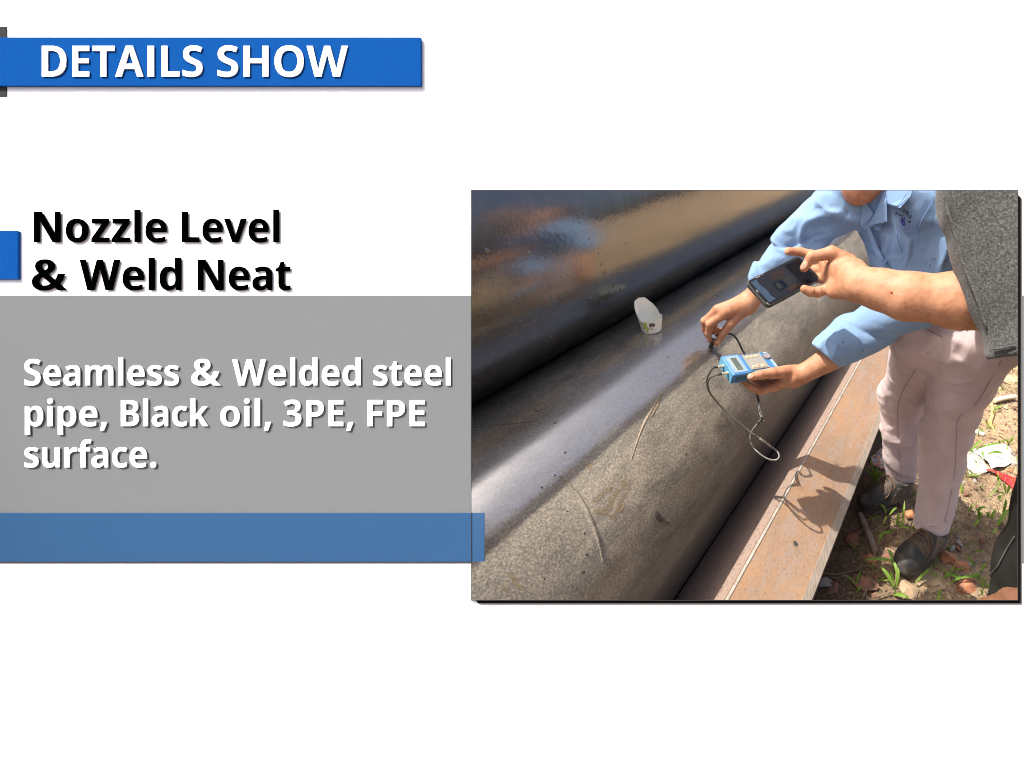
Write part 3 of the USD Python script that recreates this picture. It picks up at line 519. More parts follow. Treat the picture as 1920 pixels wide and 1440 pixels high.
# drop shadow painted as dark strips along the right and bottom of the opening
obj('painted_drop_shadow', join([bd([(1909.2, 366), (1914, 370), (1914, 1131), (1909.2, 1131)], .0009, .0003), bd([(892, 1126.2), (1909.2, 1126.2), (1909.2, 1131), (896, 1131)], .0009, .0003)]), plain('drop_shadow_black', (.006, .006, .006), .9, specular_ior_level=0.0), board)
obj('painted_drop_shadow', join([bd([(1914, 370), (1916.5, 374), (1916.5, 1133.5), (1914, 1133.5)], .0008, .0003), bd([(896, 1131), (1914, 1131), (1914, 1133.5), (900, 1133.5)], .0008, .0003)]), plain('drop_shadow_grey', (.12, .12, .12), .9, specular_ior_level=0.0), board)
b0 = bp(1640, 1480, -.012); b1 = np.array([b0[0], b0[1], .02])
obj('stand_post', trimesh.creation.cylinder(.011, segment=[bp(1640, 1440, -.016), b0]), m_post, board)
obj('stand_post', trimesh.creation.cylinder(.0125, segment=[b0 + [0, 0, .012], b1]), m_post, board)
obj('stand_base', box(.28, .28, .02, .004, (b0[0], b0[1], .03)), m_post, board)
# ================================================================== people
def skin(name, c0, c1, c2):
    return noisy(name, [(.3, c0), (.5, c1), (.72, c2)], 46, (.52, .66), detail=8, bump=.5, bump_scale=70, bdist=.0016, specular_ior_level=.35, subsurface_weight=.1, subsurface_scale=.005, subsurface_radius=(1., .35, .2))
m_skin = skin('skin', (.32, .140, .078), (.43, .215, .125), (.49, .265, .165))
m_skin2 = skin('tanned_skin', (.31, .138, .075), (.42, .21, .12), (.48, .26, .16))
m_nail = plain('fingernail', (.52, .30, .22), .3)
m_crease = plain('skin_crease', (.24, .10, .07), .7)
def cloth(name, a, b, weave=500, bump=.25):
    return noisy(name, [(.3, a), (.7, b)], 16, (.8, .92), bump=bump, bump_scale=weave, bdist=.0008, sheen_weight=.12, specular_ior_level=.25)
m_blueshirt = cloth('blue_cotton', (.18, .305, .52), (.22, .355, .57))
m_bluein = plain('button_blue', (.16, .28, .55), .9)  # even blue of the shirt buttons
m_seam = plain('blue_seam_thread', (.14, .24, .46), .9)
m_trouser = cloth('pinkish_grey_cotton', (.51, .415, .43), (.575, .48, .49))
m_tseam = plain('trouser_seam', (.32, .25, .255), .9)
m_marl = M('grey_marl_knit', {'g': ('geometry', {}), 'm': ('mapping', {'mapping_type': 'point', 'scale': (1., .6, 1.), 'rotation': (.3, .5, .2)}), 'n': ('noise_texture', {'scale': 340.0, 'detail': 4.0, 'roughness': .7}), 'n0': ('noise_texture', {'scale': 30.0, 'detail': 3.0}),
    'r': ('rgb_ramp', {'ramp': [(.34, (.026, .028, .029)), (.5, (.064, .067, .067)), (.66, (.135, .14, .14))]}), 'b': ('bump', {'strength': .4, 'distance': .001}), 'p': ('principled_bsdf', {'roughness': .95, 'specular_ior_level': .15, 'sheen_weight': .1})},
    [('g.position', 'm.vector'), ('m.vector', 'n.vector'), ('n.fac', 'r.fac'), ('r.color', 'p.base_color'), ('n.fac', 'b.height'), ('b.normal', 'p.normal')])
m_blacktr = noisy('charcoal_twill', [(.3, (.012, .012, .0115)), (.7, (.020, .020, .019))], 16, (.8, .92), bump=.25, bump_scale=500, specular_ior_level=.2)
m_leather = noisy('scuffed_black_leather', [(.38, (.022, .022, .022)), (.58, (.04, .038, .035)), (.75, (.14, .115, .085))], 22, (.35, .75), bump=.3, bump_scale=160, bdist=.001)
m_suede = noisy('dusty_leather', [(.35, (.07, .06, .05)), (.65, (.16, .13, .10))], 40, (.8, .95), bump=.3, bump_scale=200, bdist=.001)
m_sole = noisy('dusty_rubber', [(.35, (.06, .05, .04)), (.7, (.16, .13, .10))], 60, (.8, .95))
m_lace = plain('brown_lace', (.13, .08, .05), .9)
m_hair = plain('black_hair', (.012, .011, .01), .6)
m_eye = plain('eye_white', (.7, .68, .65), .3)

# ---- the worker in the blue shirt
worker = thing('person', 'person in light blue work shirt bending over the pipe to hold the gauge and probe', 'person')
body = Body()
# right hand pinching the probe
body.chain([(1470, 478, 1.065, .036), (1412, 558, 1.10, .0255)], .01).chain([(1412, 558, 1.10, .0255), (1400, 570, 1.103, .025)], .01)
for mcp in ((1359, 588, 1.115, .0135), (1346, 581, 1.122, .0135), (1341, 586, 1.138, .0125), (1346, 596, 1.152, .0115)):
    body.chain([(1400, 570, 1.105, .022), mcp], .016)
for f in ([(1359, 588, 1.115, .0128), (1331, 608, 1.128, .0108), (1328, 625, 1.150, .0092), (1330, 638, 1.168, .0075)],
          [(1346, 581, 1.122, .0128), (1321, 602, 1.138, .0106), (1322, 617, 1.162, .0092), (1326, 629, 1.180, .0078)],
          [(1341, 586, 1.138, .012), (1328, 610, 1.160, .0102), (1338, 621, 1.178, .009), (1346, 622, 1.184, .008)],
          [(1346, 596, 1.152, .011), (1336, 613, 1.172, .009), (1345, 620, 1.184, .008), (1351, 619, 1.188, .0072)],
          [(1392, 584, 1.112, .017), (1371, 606, 1.126, .0132), (1355, 626, 1.148, .0105), (1344, 643, 1.168, .0088)]):
    body.chain(f, .0045)
# left hand under the gauge
body.chain([(1600, 648, 1.05, .040), (1503, 702, 1.083, .0245), (1487, 706, 1.083, .024)], .01)
for mcp in ((1452, 724, 1.07, .0145), (1460, 718, 1.086, .014), (1466, 712, 1.096, .013), (1470, 706, 1.103, .012)):
    body.chain([(1487, 706, 1.085, .0215), mcp], .016)
for f in ([(1452, 724, 1.070, .0138), (1425, 733, 1.056, .0108), (1406, 725, 1.046, .0094), (1393, 714, 1.040, .0080)],
          [(1460, 718, 1.086, .0135), (1432, 722, 1.086, .0108), (1415, 712, 1.080, .0094), (1404, 702, 1.075, .0082)],
          [(1466, 712, 1.096, .013), (1442, 712, 1.110, .0105), (1425, 700, 1.105, .009), (1412, 692, 1.098, .008)],
          [(1470, 706, 1.103, .0115), (1452, 704, 1.124, .009), (1440, 696, 1.122, .008), (1430, 690, 1.118, .0072)],
          [(1479, 697, 1.070, .0185), (1447, 700, 1.034, .0142), (1424, 703, 1.010, .0115), (1408, 707, 1.000, .0095)]):
    body.chain(f, .0045)
hands = body.mesh(.0024)
core = Body()
core.chain([(1478, 469, 1.06, .035), (1530, 421, 1.005, .041), (1605, 371, .925, .047)], .03)
core.chain([(1602, 628, 1.04, .040), (1725, 558, .96, .044), (1802, 420, .88, .055)], .03)
core.chain([(1815, 585, 1.08, .10), (1764, 480, 1.03, .105), (1716, 400, .94, .07), (1678, 345, .90, .052)], .03)
# head, looking down to the left
hc = P(1650, 293, .88)
hx, hz = unit(P(1600, 330, .93) - P(1660, 300, .985)), unit(P(1655, 240, .98) - P(1645, 372, .97)); hy = unit(np.cross(hz, hx)); hx = np.cross(hy, hz)
HA = np.array([hx, hy, hz])
def hp(a, b, c): return hc + hx * a + hy * b + hz * c
core.ball(hp(-.012, 0, .035), (.098, .077, .088), .02, HA).ball(hp(.028, 0, -.03), (.062, .060, .072), .03, HA)
core.cone(hp(.050, 0, -.080), hp(.035, 0, -.06), .026, .04, .03).cone(hp(.03, .045, -.055), hp(.05, 0, -.088), .02, .022, .03).cone(hp(.03, -.045, -.055), hp(.05, 0, -.088), .02, .022, .03)
core.cone(hp(.088, 0, .02), hp(.108, 0, -.018), .008, .014, .014).cone(hp(.098, .012, -.02), hp(.098, -.012, -.02), .009, .009, .008)
core.cone(hp(.082, -.02, -.047), hp(.082, .02, -.047), .0085, .0085, .006).cone(hp(.079, -.017, -.060), hp(.079, .017, -.060), .009, .009, .006)
core.cone(hp(.07, -.04, .03), hp(.078, -.01, .034), .012, .012, .012).cone(hp(.07, .04, .03), hp(.078, .01, .034), .012, .012, .012)
for s in (-1, 1): core.cone(hp(-.01, s * .078, .012), hp(-.016, s * .08, -.022), .016, .010, .008)
for pts in ([(1840, 620, 1.0, .085), (1772, 812, 1.262, .052), (1748, 1000, 1.465, .040)], [(1738, 605, 1.05, .075), (1690, 742, 1.432, .052), (1688, 905, 1.67, .040)]): core.chain(pts, .04)
headtorso = core.mesh(.0075)
obj('body', join([hands, headtorso]), m_skin, worker, smooth=True)
hair = Body(); hair.ball(hp(-.026, 0, .058), (.098, .084, .082), .01, HA).cut(hp(.045, 0, .05), hx * .8 - hz * .6)
obj('hair', hair.mesh(.006, folds(60, .004, 3)), m_hair, worker, smooth=True)
for s in (-1, 1): obj('eye', trimesh.creation.icosphere(2, .0115, center=hp(.074, s * .03, .012)) if False else trimesh.Trimesh(trimesh.creation.icosphere(2, .0115).vertices + hp(.074, s * .03, .012), trimesh.creation.icosphere(2, .0115).faces), m_eye, worker, smooth=True)
def nail(b, tip, prev, px, w=.0052, l=.0075, par=worker, mat=m_nail):
    d = march(b, *px); c = CAM + ray(*px) * d; e = 1e-3
    n = unit([b.field((c + e * v)[None])[0] - b.field((c - e * v)[None])[0] for v in np.eye(3)]); t = unit(P(*tip) - P(*prev)); t = unit(t - n * (t @ n)); s = np.cross(n, t)
    m = trimesh.creation.icosphere(2, 1.0); m.apply_transform(frame(c, t * l, s * w, n * .0014)); obj('fingernail', m, mat, par, smooth=True)
nail(body, (1408, 707, 1.0), (1424, 703, 1.01), (1407, 706)); nail(body, (1344, 643, 1.168), (1355, 626, 1.148), (1346, 642)); nail(body, (1330, 638, 1.168), (1328, 625, 1.15), (1328, 638), .004, .005)
# shirt
shirt = Body()
shirt.chain([(1412, 546, 1.10, .0345), (1440, 510, 1.085, .038), (1478, 468, 1.055, .0455), (1530, 421, 1.0, .052), (1605, 370, .92, .058)], .02)
shirt.chain([(1527, 682, 1.070, .0285), (1556, 658, 1.06, .041), (1602, 628, 1.035, .0535), (1665, 592, .995, .057), (1725, 556, .955, .060), (1802, 420, .87, .074)], .03)
shirt.chain([(1815, 600, 1.08, .125), (1764, 490, 1.02, .138), (1732, 425, .96, .134), (1703, 386, .91, .105)], .04)
shirt.chain([(1605, 370, .92, .054), (1700, 378, .91, .078), (1802, 415, .87, .078)], .03)
w1 = P(1412, 546, 1.10); w1d = unit(P(1412, 546, 1.1) - P(1440, 512, 1.09)); shirt.cut(w1 + w1d * .006, w1d)
w2 = P(1527, 682, 1.07); w2d = unit(P(1527, 682, 1.07) - P(1556, 658, 1.06)); shirt.cut(w2 + w2d * .004, w2d)
shirt.hollow(w1 + w1d * .03, w1 - w1d * .03, .029, .029).hollow(w2 + w2d * .03, w2 - w2d * .02, .0255, .0255)
def sdisp(X):
    a = folds(8, .0085, 21, (1.5, .7, 1.5))(X); b = folds(21, .0015, 5, (1, 1.6, .6))(X); return a + b + creases(13, .008, 33, (1.6, .8, 1.0))(X) + creases(20, .005, 63, (.8, 1.6, 1.0))(X)
obj('shirt', shirt.mesh(.0042, sdisp), m_blueshirt, worker, smooth=True)
# collar flaps, placket, pocket and stitching lie on the shirt
def on_shirt(pts, off=.006): return drape(shirt, pts, off)
def flap(px, name, mat, off, th=.0025, par=worker): return obj(name, slab(on_shirt(px, off), th), mat, par)
flap([(1643, 396), (1632.5, 421), (1671.7, 413), (1669, 374), (1660, 357)], 'collar', m_blueshirt, .012)
flap([(1668, 357), (1671, 383), (1693, 389), (1708, 367), (1713, 355)], 'collar', m_blueshirt, .012)
flap([(1620, 372), (1615, 418), (1626, 424), (1640, 398)], 'collar', m_blueshirt, .010)
flap([(1622, 418), (1640, 462), (1663, 508), (1672, 506), (1650, 462), (1634, 420)], 'placket', m_blueshirt, .0045, .002)
for q in ([(1638, 421), (1652, 462), (1672, 502)], [(1693, 433), (1716, 427), (1723, 414)], [(1690, 428), (1685, 440), (1694, 470)], [(1722, 440), (1726, 416), (1748, 376)], [(1632, 418), (1652, 416), (1671, 409)], [(1671, 379), (1692, 385), (1702, 366)]):
    obj('stitching', tube(on_shirt(q, .0145 if q[0][1] in (418, 379) else .006), .0009, 5), m_seam, worker)
def disc(p, n, r, t): return trimesh.creation.cylinder(r, t, 16, transform=trimesh.geometry.align_vectors([0, 0, 1], n) if False else frame(p, *(lambda z: (lambda x: (x, np.cross(z, x), z))(unit(np.cross(z, [.2, .9, .4]))))(unit(n))))
for q in ((1661.5, 486.5), (1646, 425)):
    p = on_shirt([q], .0075)[0]; n = unit(CAM - p)
    bt = obj('button', disc(p, n, .0062, .0025), m_bluein, worker)
    obj('button_rim', trimesh.creation.torus(.0052, .0011, 14, 6, transform=frame(p + n * .0013, *(lambda z: (lambda x: (x, np.cross(z, x), z))(unit(np.cross(z, [.2, .9, .4]))))(n))), m_blueshirt, bt)
# embroidered arc of dark characters over a blue mark (too small in the photograph to read)
ms = []
arc = [(1687.5, 400, 60), (1695, 393.5, 35), (1701.5, 397, -5), (1706.5, 404, -30), (1706, 413, -60)]
for i, (ax, ay, rot_) in enumerate(arc):
    c_, s_ = math.cos(math.radians(rot_)), math.sin(math.radians(rot_)); sc = 1.0 if i < 4 else .6
    strokes = [[(-3, -2), (3, -2)], [(-3, 1), (3, 1)], [(0, -4), (0, 4)], [(-2.4, 3.4), (2.4, 3.6)]] if i % 2 == 0 else [[(-2.6, -3.4), (-2.6, 3.4)], [(-1, -2), (3, -2)], [(1, -4), (1, 3)], [(-.6, 3), (3, 1)]]
    for st in strokes: ms.append(tube(on_shirt([(ax + (u * c_ + v * s_) * sc, ay + (-u * s_ + v * c_) * sc) for u, v in st], .0075), .0007, 4, 0))
obj('embroidered_characters', join(ms), plain('black_thread', (.004, .004, .005), .8), worker)
ms = [tube(on_shirt(q, .0075), .0009, 5, 3) for q in ([(1691, 404), (1690, 413), (1696, 421), (1694, 408)], [(1688, 410), (1694, 407), (1697, 404)], [(1696, 408), (1690, 418)], [(1691, 420), (1696, 417), (1694.5, 411), (1689, 413)])]
obj('embroidered_emblem', join(ms), plain('blue_thread', (.01, .015, .30), .7), worker)
r_ = np.random.default_rng(12); ms = []
for q in [(1554, 637), (1581, 641), (1549, 647), (1563, 672), (1573, 676), (1536, 685), (1540, 690), (1601, 672), (1618, 657), (1543, 674), (1590, 660), (1776, 470), (1779, 480), (1747, 489), (1752, 485), (1737, 490), (1773, 489), (1700, 497), (1695, 506), (1744, 497)]:
    d = march(shirt, *q)
    if d: ms.append(trimesh.Trimesh(trimesh.creation.icosphere(1, r_.uniform(.0008, .0016)).vertices + drape(shirt, [q], 0.0005)[0], trimesh.creation.icosphere(1, 1).faces))
obj('paint_speck', join(ms), m_dark, worker, kind='stuff', label='dark paint specks spattered on the sleeves')
# trousers
tr = Body()
tr.chain([(1836, 632, .985, .098), (1800, 720, 1.11, .082), (1772, 815, 1.262, .070), (1765, 870, 1.34, .069), (1748, 985, 1.455, .0605)], .03)
tr.chain([(1735, 618, 1.045, .078), (1722, 680, 1.22, .078), (1692, 745, 1.43, .074), (1690, 800, 1.52, .067), (1688, 892, 1.652, .061)], .03)
tr.chain([(1735, 600, 1.06, .085), (1840, 610, 1.0, .10)], .06)
t1 = P(1750, 983, 1.452); t1d = unit(t1 - P(1765, 880, 1.35)); t2 = P(1688, 892, 1.652); t2d = unit(t2 - P(1690, 800, 1.52))
tr.cut(t1 + t1d * .004, t1d).cut(t2 + t2d * .004, t2d) if False else None
import types
def tdisp(X): return folds(5, .0045, 41, (1.3, 1.3, .8))(X) + folds(15, .0014, 8, (.7, 1.2, 1.2))(X) + creases(10, .007, 71, (.7, .7, 1.5))(X) + creases(17, .004, 91, (1.3, 1.3, .8))(X)
mt = tr.mesh(.005, tdisp)
def trim_below(m, p, d, near):
    c = m.vertices[m.faces].mean(1); kill = ((c - p) @ d > 0) & (np.linalg.norm(c - p, axis=1) < near); m.update_faces(~kill); m.remove_unreferenced_vertices(); return m
mt = trim_below(trim_below(mt, t1 + t1d * .002, t1d, .16), t2 + t2d * .002, t2d, .16)
trous = obj('trousers', mt, m_trouser, worker, smooth=True)
def on_tr(q, off=.003): return drape(tr, q, off)
for q in ([(1876, 676), (1852, 720), (1831, 754), (1800, 780), (1794, 800), (1792, 838), (1790, 880), (1780, 940), (1770, 980)], [(1740, 660), (1712, 700), (1688, 745), (1682, 790), (1686, 850), (1690, 890)], [(1720, 980), (1745, 987), (1776, 976)], [(1662, 888), (1688, 892), (1714, 880)], [(1723, 609), (1742, 620), (1768, 632)]):
    obj('seam', tube(on_tr(q, .0018), .0009, 5), m_tseam, trous)

# shoes
def shoe(label, toe, heel, ankle, op, lace_side):
    sh = Body(); up_ = np.array([0, 0, 1.]); d = unit((toe - heel) * [1, 1, 0]); s = np.cross(up_, d); Ln = np.linalg.norm((toe - heel)[:2])
    def L(a, b, z): return heel * [1, 1, 0] + d * a * Ln + s * b + up_ * z
    z0 = min(toe[2], heel[2]) - .035
    sh.cone(L(.02, 0, z0 + .05), L(.35, 0, z0 + .05), .036, .037, .02).cone(L(.35, 0, z0 + .05), L(.72, 0, z0 + .045), .037, .046, .03).cone(L(.72, 0, z0 + .042), L(.93, 0, z0 + .036), .046, .037, .02)
    sh.cone(L(.02, 0, z0 + .06), L(.06, 0, z0 + .115), .036, .035, .02).cone(L(.2, 0, z0 + .07), L(.14, 0, z0 + .115), .036, .037, .03).cone(L(.3, 0, z0 + .1), L(.62, 0, z0 + .062), .034, .034, .03)
    sh.cut(L(.5, 0, z0 + .018), -up_).cut(L(.1, 0, z0 + .128), up_ - d * .25)
    sh.hollow(L(.09, 0, z0 + .10), L(.09, 0, z0 + .2), .031, .034)
    root = thing('shoe', label, 'shoe', None) if False else None
    u = obj('shoe', sh.mesh(.0045, folds(30, .0014, 7)), m_leather, worker, smooth=True, label=label)
    a = np.linspace(0, 2 * math.pi, 40, endpoint=False)
    out = [((.48 + .53 * math.cos(t)), (.040 + .010 * math.cos(t - .2)) * math.sin(t)) for t in a]
    m = trimesh.creation.extrude_polygon(Polygon([(x * Ln, y * 1.12) for x, y in out]), .022, engine='earcut'); m.apply_transform(frame(L(0, 0, z0), d, s, up_)); obj('sole', m, m_sole, u)
    qt = Body(); qt.pr = [(p[0], p[1], p[2], p[3] + .0013, p[4] + .0013, *p[5:]) for p in sh.pr]; qt.cuts = list(sh.cuts)
    qt.cut(L(.40, 0, z0 + .10), unit(d * .8 + up_ * .35)); qt.cut(L(.5, 0, z0 + .026), -up_)
    obj('quarter', qt.mesh(.0045, folds(34, .0012, 9)), m_suede, u, smooth=True)
    def top(f, v, lift=.0016):
        z = np.arange(z0 + .19, z0 + .02, -.001); X = np.stack([L(f, v, q) for q in z]); ff = sh.field(X); k = int(np.argmax(ff < 0)); return L(f, v, z[k] + lift)
    for i in range(5):
        f = .36 + .062 * i
        obj('lace', tube([top(f - .005, -.030), top(f + .012, -.014), top(f + .02, 0), top(f + .03, .015), top(f + .045, .031)], .0026, 6, 4), m_lace, u)
    obj('lace', tube([top(.42, 0, .006), top(.40, -.022, .008), top(.45, -.036, .004), top(.53, -.042, .002)], .0022, 6, 5), m_lace, u)
    obj('lace', tube([top(.42, 0, .006), top(.47, .022, .007), top(.55, .036, .003), top(.64, .040, .002)], .0022, 6, 5), m_lace, u)
    obj('sock', trimesh.creation.cylinder(.036, segment=[L(.10, 0, z0 + .075), op]), m_blacktr, u, smooth=40)
shoe('worn black lace-up shoe nearest the viewer', G(1690, 1060, .04), G(1758, 992, .12) * [1, 1, 0] + [0, 0, .04], None, t1 - t1d * .05, 1)
shoe('worn black lace-up shoe beside the beam', G(1620, 941, .04), G(1698, 898, .12) * [1, 1, 0] + [0, 0, .04], None, t2 - t2d * .05, 1)

# ---- the person with the phone
helper = thing('person', 'person in grey T-shirt at the right edge filming with a phone in one hand', 'person')
Body.near = .93
hb = Body()
hb.chain([(1890, 575, .815, .056), (1800, 563, .800, .052), (1700, 556, .83, .0445), (1650, 543, .855, .0385), (1612, 534, .872, .0325), (1600, 527, .885, .031)], .02)
for mcp in ((1550, 492, .945, .014), (1553, 505, .945, .014), (1554, 521, .94, .0135), (1557, 538, .925, .013)): hb.chain([(1597, 522, .888, .025), mcp], .018)
hb.chain([(1600, 505, .885, .022), (1570, 500, .905, .0205)], .015).chain([(1600, 540, .882, .022), (1566, 545, .908, .019)], .015)
for f in ([(1550, 492, .945, .0135), (1522, 478, .968, .0108), (1500, 472, .970, .0098), (1478, 471, .964, .0094)],
          [(1553, 505, .945, .0135), (1520, 505, .980, .0108), (1498, 512, .985, .0095), (1485, 520, .976, .0085)],
          [(1554, 521, .940, .013), (1522, 523, .977, .0105), (1502, 530, .975, .009), (1490, 536, .966, .008)],
          [(1557, 538, .925, .0135), (1534, 548, .918, .0112), (1519, 547, .912, .0102), (1508, 542, .908, .0092)],
          [(1592, 492, .900, .0185), (1559, 474, .896, .0142), (1522, 482, .898, .0118), (1508, 502, .906, .0098)]):
    hb.chain(f, .005)
hand2 = hb.mesh(.0024)
hcore = Body()
hcore.chain([(1890, 575, .82, .05), (2010, 480, .80, .055), (2060, 260, .75, .07)], .03)
hcore.chain([(2120, 620, .78, .12), (2090, 400, .76, .13), (2080, 230, .76, .12), (2080, 120, .76, .055)], .05)
hh = PH(2060, -20, .74); hcore.ball(hh, (.095, .078, .115), .02).cone(hh + [-.06, .03, -.06], hh + [-.07, .03, -.095], .04, .028, .03).cone(hh + [-.098, .02, .0], hh + [-.112, .02, -.03], .008, .013, .012)
hcore.cone(hh + [-.085, -.01, -.06], hh + [-.08, .04, -.06], .009, .009, .008).cone(hh + [-.085, -.01, -.073], hh + [-.08, .04, -.073], .01, .01, .008)
for s in (-1, 1): hcore.cone(hh + [.0, s * .08, .0], hh + [.0, s * .082, -.03], .016, .011, .01)
hcore.chain([(2120, 640, .78, .09), (2000, 970, .97, .055), (1890, 1235, 1.1, .042)], .03)
# left arm hanging, hand resting in front of the thigh (only its knuckles reach the picture)
l_el, l_wr = PH(2260, 990, .74), PH(2015, 1140, .74)
hcore.cone(PH(2220, 380, .78), l_el, .055, .047, .03).cone(l_el, l_wr, .047, .031, .02)
l_d = unit(PH(1880, 1150, .76) - l_wr); l_up = UP * .9 - FW * .6; l_up = unit(l_up - l_d * (l_up @ l_d)); l_s = np.cross(l_d, l_up)
lb = Body(); lb.cone(l_el, l_wr, .046, .031, .02)
for i, o in enumerate((-.030, -.010, .010, .029)):
    k = l_wr + l_d * .088 + l_s * o - l_up * abs(o) * .15; lb.cone(l_wr, k, .024, .0165, .018)
    a = k + l_d * .038 - l_up * .018; b = a + l_d * .010 - l_up * .026; c = b - l_d * .014 - l_up * .012
    lb.cone(k, a, .0135, .0112, .006).cone(a, b, .0112, .0098, .006).cone(b, c, .0098, .0085, .006)
tb = l_wr + l_d * .03 - l_s * .03; lb.cone(tb, tb + l_d * .04 - l_s * .018 - l_up * .02, .018, .0135, .012).cone(tb + l_d * .04 - l_s * .018 - l_up * .02, tb + l_d * .075 - l_s * .008 - l_up * .032, .0125, .0105, .006)
obj('body', join([hand2, lb.mesh(.003), hcore.mesh(.008)]), m_skin2, helper, smooth=True)
h2 = Body(); h2.ball(hh + [.012, -.005, .035], (.1, .085, .105), .01).cut(hh + [-.05, 0, .03], np.array([-.8, 0, -.6]))
obj('hair', h2.mesh(.007, folds(60, .004, 5)), m_hair, helper, smooth=True)
for s in (-.022, .042): obj('eye', trimesh.Trimesh(trimesh.creation.icosphere(2, .0115).vertices + hh + [-.085, s, .005], trimesh.creation.icosphere(2, .0115).faces), m_eye, helper, smooth=True)
nail(hb, (1506, 503, .905), (1521, 482, .895), (1508, 498), .0058, .0088, helper); nail(hb, (1476, 471, .965), (1500, 471, .97), (1475, 474), .004, .005, helper)
for q in ([(1520, 531), (1526, 541), (1525, 552)], [(1536, 524), (1540, 540), (1536, 556)], [(1528, 487), (1536, 494), (1546, 492), (1551, 484)], [(1545, 500), (1560, 517), (1580, 527)], [(1540, 520), (1544, 510), (1543, 498)]):
    obj('skin_crease', tube(drape(hb, q, -.0002), .0006, 5), m_crease, helper)
obj('mole', trimesh.Trimesh(trimesh.creation.icosphere(2, .0022).vertices + drape(hb, [(1672, 548)], 0)[0], trimesh.creation.icosphere(2, 1).faces), plain('sore', (.35, .07, .05), .5), helper, smooth=True)
# T-shirt
ts = Body()
ts.chain([(1955, 200, .73, .16), (1932, 340, .72, .145), (1948, 440, .71, .133), (1962, 520, .70, .122), (1978, 640, .68, .095), (1980, 720, .68, .095)], .02)
ts.chain([(2140, 260, .78, .17), (2150, 450, .78, .165), (2160, 620, .79, .155)], .02)
hemp = PH(1875, 671, .69); hn = unit(np.cross(ray(1908, 666) - ray(1862, 672), ray(1880, 671))); hn = hn if hn[2] < 0 else -hn
ts.cut(hemp, hn).hollow(PH(1978, 705, .68), PH(1980, 790, .68), .080, .086)
mts = ts.mesh(.0055, lambda X: folds(6, .004, 51, (1.4, 1.4, .6))(X) + creases(9, .008, 81, (1.5, 1.5, .5))(X))
tshirt = obj('t_shirt', mts, m_marl, helper, smooth=True)
def on_ts(q, off=.003): return drape(ts, q, off)
obj('sleeve_seam', tube(on_ts([(1772, 365), (1782, 400), (1795, 440), (1812, 500), (1832, 550), (1852, 610)], .003), .0022, 6), m_marl, tshirt, smooth=True)
obj('hem_seam', tube(on_ts([(1866, 655), (1885, 652), (1906, 648)], .003), .0014, 6), m_marl, tshirt, smooth=True)
bt_ = Body(); bt_.chain([(2120, 610, .79, .135), (2030, 850, .90, .105), (1988, 960, .965, .093), (1945, 1060, 1.03, .094), (1885, 1250, 1.12, .08)], .03)
btr = obj('trousers', bt_.mesh(.007, folds(9, .006, 61)), m_blacktr, helper, smooth=True)
obj('seam', tube(drape(bt_, [(1905, 1005), (1890, 1030), (1872, 1062), (1858, 1080)], .004), .0013, 5), plain('grey_seam', (.09, .09, .085), .9), btr)

Body.near = 1.0
# ================================================================== the things they hold
def corners(a, b, c, w, h):
    A, B, C_ = P(*a), P(*b), P(*c); ex = unit(B - A); ey = C_ - A; ey = unit(ey - ex * (ey @ ex)); n = unit(np.cross(ex, ey))
    if n @ (CAM - A) < 0: n = -n
    return A, ex, ey, n
# thickness gauge: origin at the top left corner of its face, ex along the case, ey across
k_ = 1.087
A, ex, ey, n = corners((1352, 667, .937 * k_), (1437, 656, 1.001 * k_), (1376, 704, .901 * k_), .137, .072)
LW, LH, LT = .137, .072, .030
if np.cross(ex, ey) @ n < 0: pass
def gq(u, v, w=0.0): return A + ex * u + ey * v + n * w
def gframe(u, v, w=0.0):
    z = n; x = ex; y = np.cross(z, x); return frame(gq(u, v, w), x, y, z)
m_gblue = noisy('blue_abs_plastic', [(.3, (.035, .155, .36)), (.7, (.05, .185, .40))], 60, (.35, .5), bump=.05)
m_gside = plain('light_blue_end_cap', (.07, .25, .40), .4)
gauge = thing('thickness_gauge', 'blue handheld thickness gauge with small screen and cable sockets, held over the pipe', 'gauge')
obj('case', join([box(LW * .36, LH, LT, .0035, (0, 0, -LT / 2), gframe(LW * .18, LH / 2, 0)), box(LW * .70, LH * .90, LT * .92, .0035, (0, 0, -LT * .46), gframe(LW * .65, LH * .5, -.001))]), m_gblue, gauge, smooth=40)
obj('end_cap', box(.0016, LH * .93, LT * .88, 0, (0, 0, 0), gframe(-.0006, LH / 2, -LT / 2)), m_gside, gauge)
obj('side_panel', box(LW * .22, .0012, LT * .5, 0, (0, 0, 0), gframe(LW * .18, LH + .0002, -LT / 2)), plain('side_panel_blue', (.02, .10, .17), .5), gauge)
win = obj('window', box(LW * .29, LH * .82, .0012, 0, (0, 0, 0), gframe(LW * .185, LH * .5, .0004)), plain('pale_blue_window', (.20, .31, .42), .25), gauge)
obj('display', box(LW * .125, LH * .60, .001, 0, (0, 0, 0), gframe(LW * .19, LH * .50, .0013)), plain('liquid_crystal_display', (.09, .12, .115), .2), win)
seg = []
for i in range(4):
    v0 = LH * (.28 + .145 * i)
    for (du, dv, su, sv) in ((-.004, 0, .0009, .0055), (0, -.0028, .006, .0009), (0, .0028, .006, .0009), (.0045, 0, .0009, .0055)):
        if (i + int(abs(du) * 1e3)) % 4 != 3: seg.append(box(su, sv, .0004, 0, (0, 0, 0), gframe(LW * .19 + du, v0 + dv, .0019)))
obj('display_digits', join(seg), plain('display_ink', (.03, .04, .04), .4), win)
m_gold = plain('printed_gold', (.45, .38, .22), .5)
for (u, v, su, sv) in ((.115, .5, .0012, .66 * LH),): obj('printed_line', box(su, sv, .0005, 0, (0, 0, 0), gframe(LW * u, LH * v, .0012)), m_gold, win)
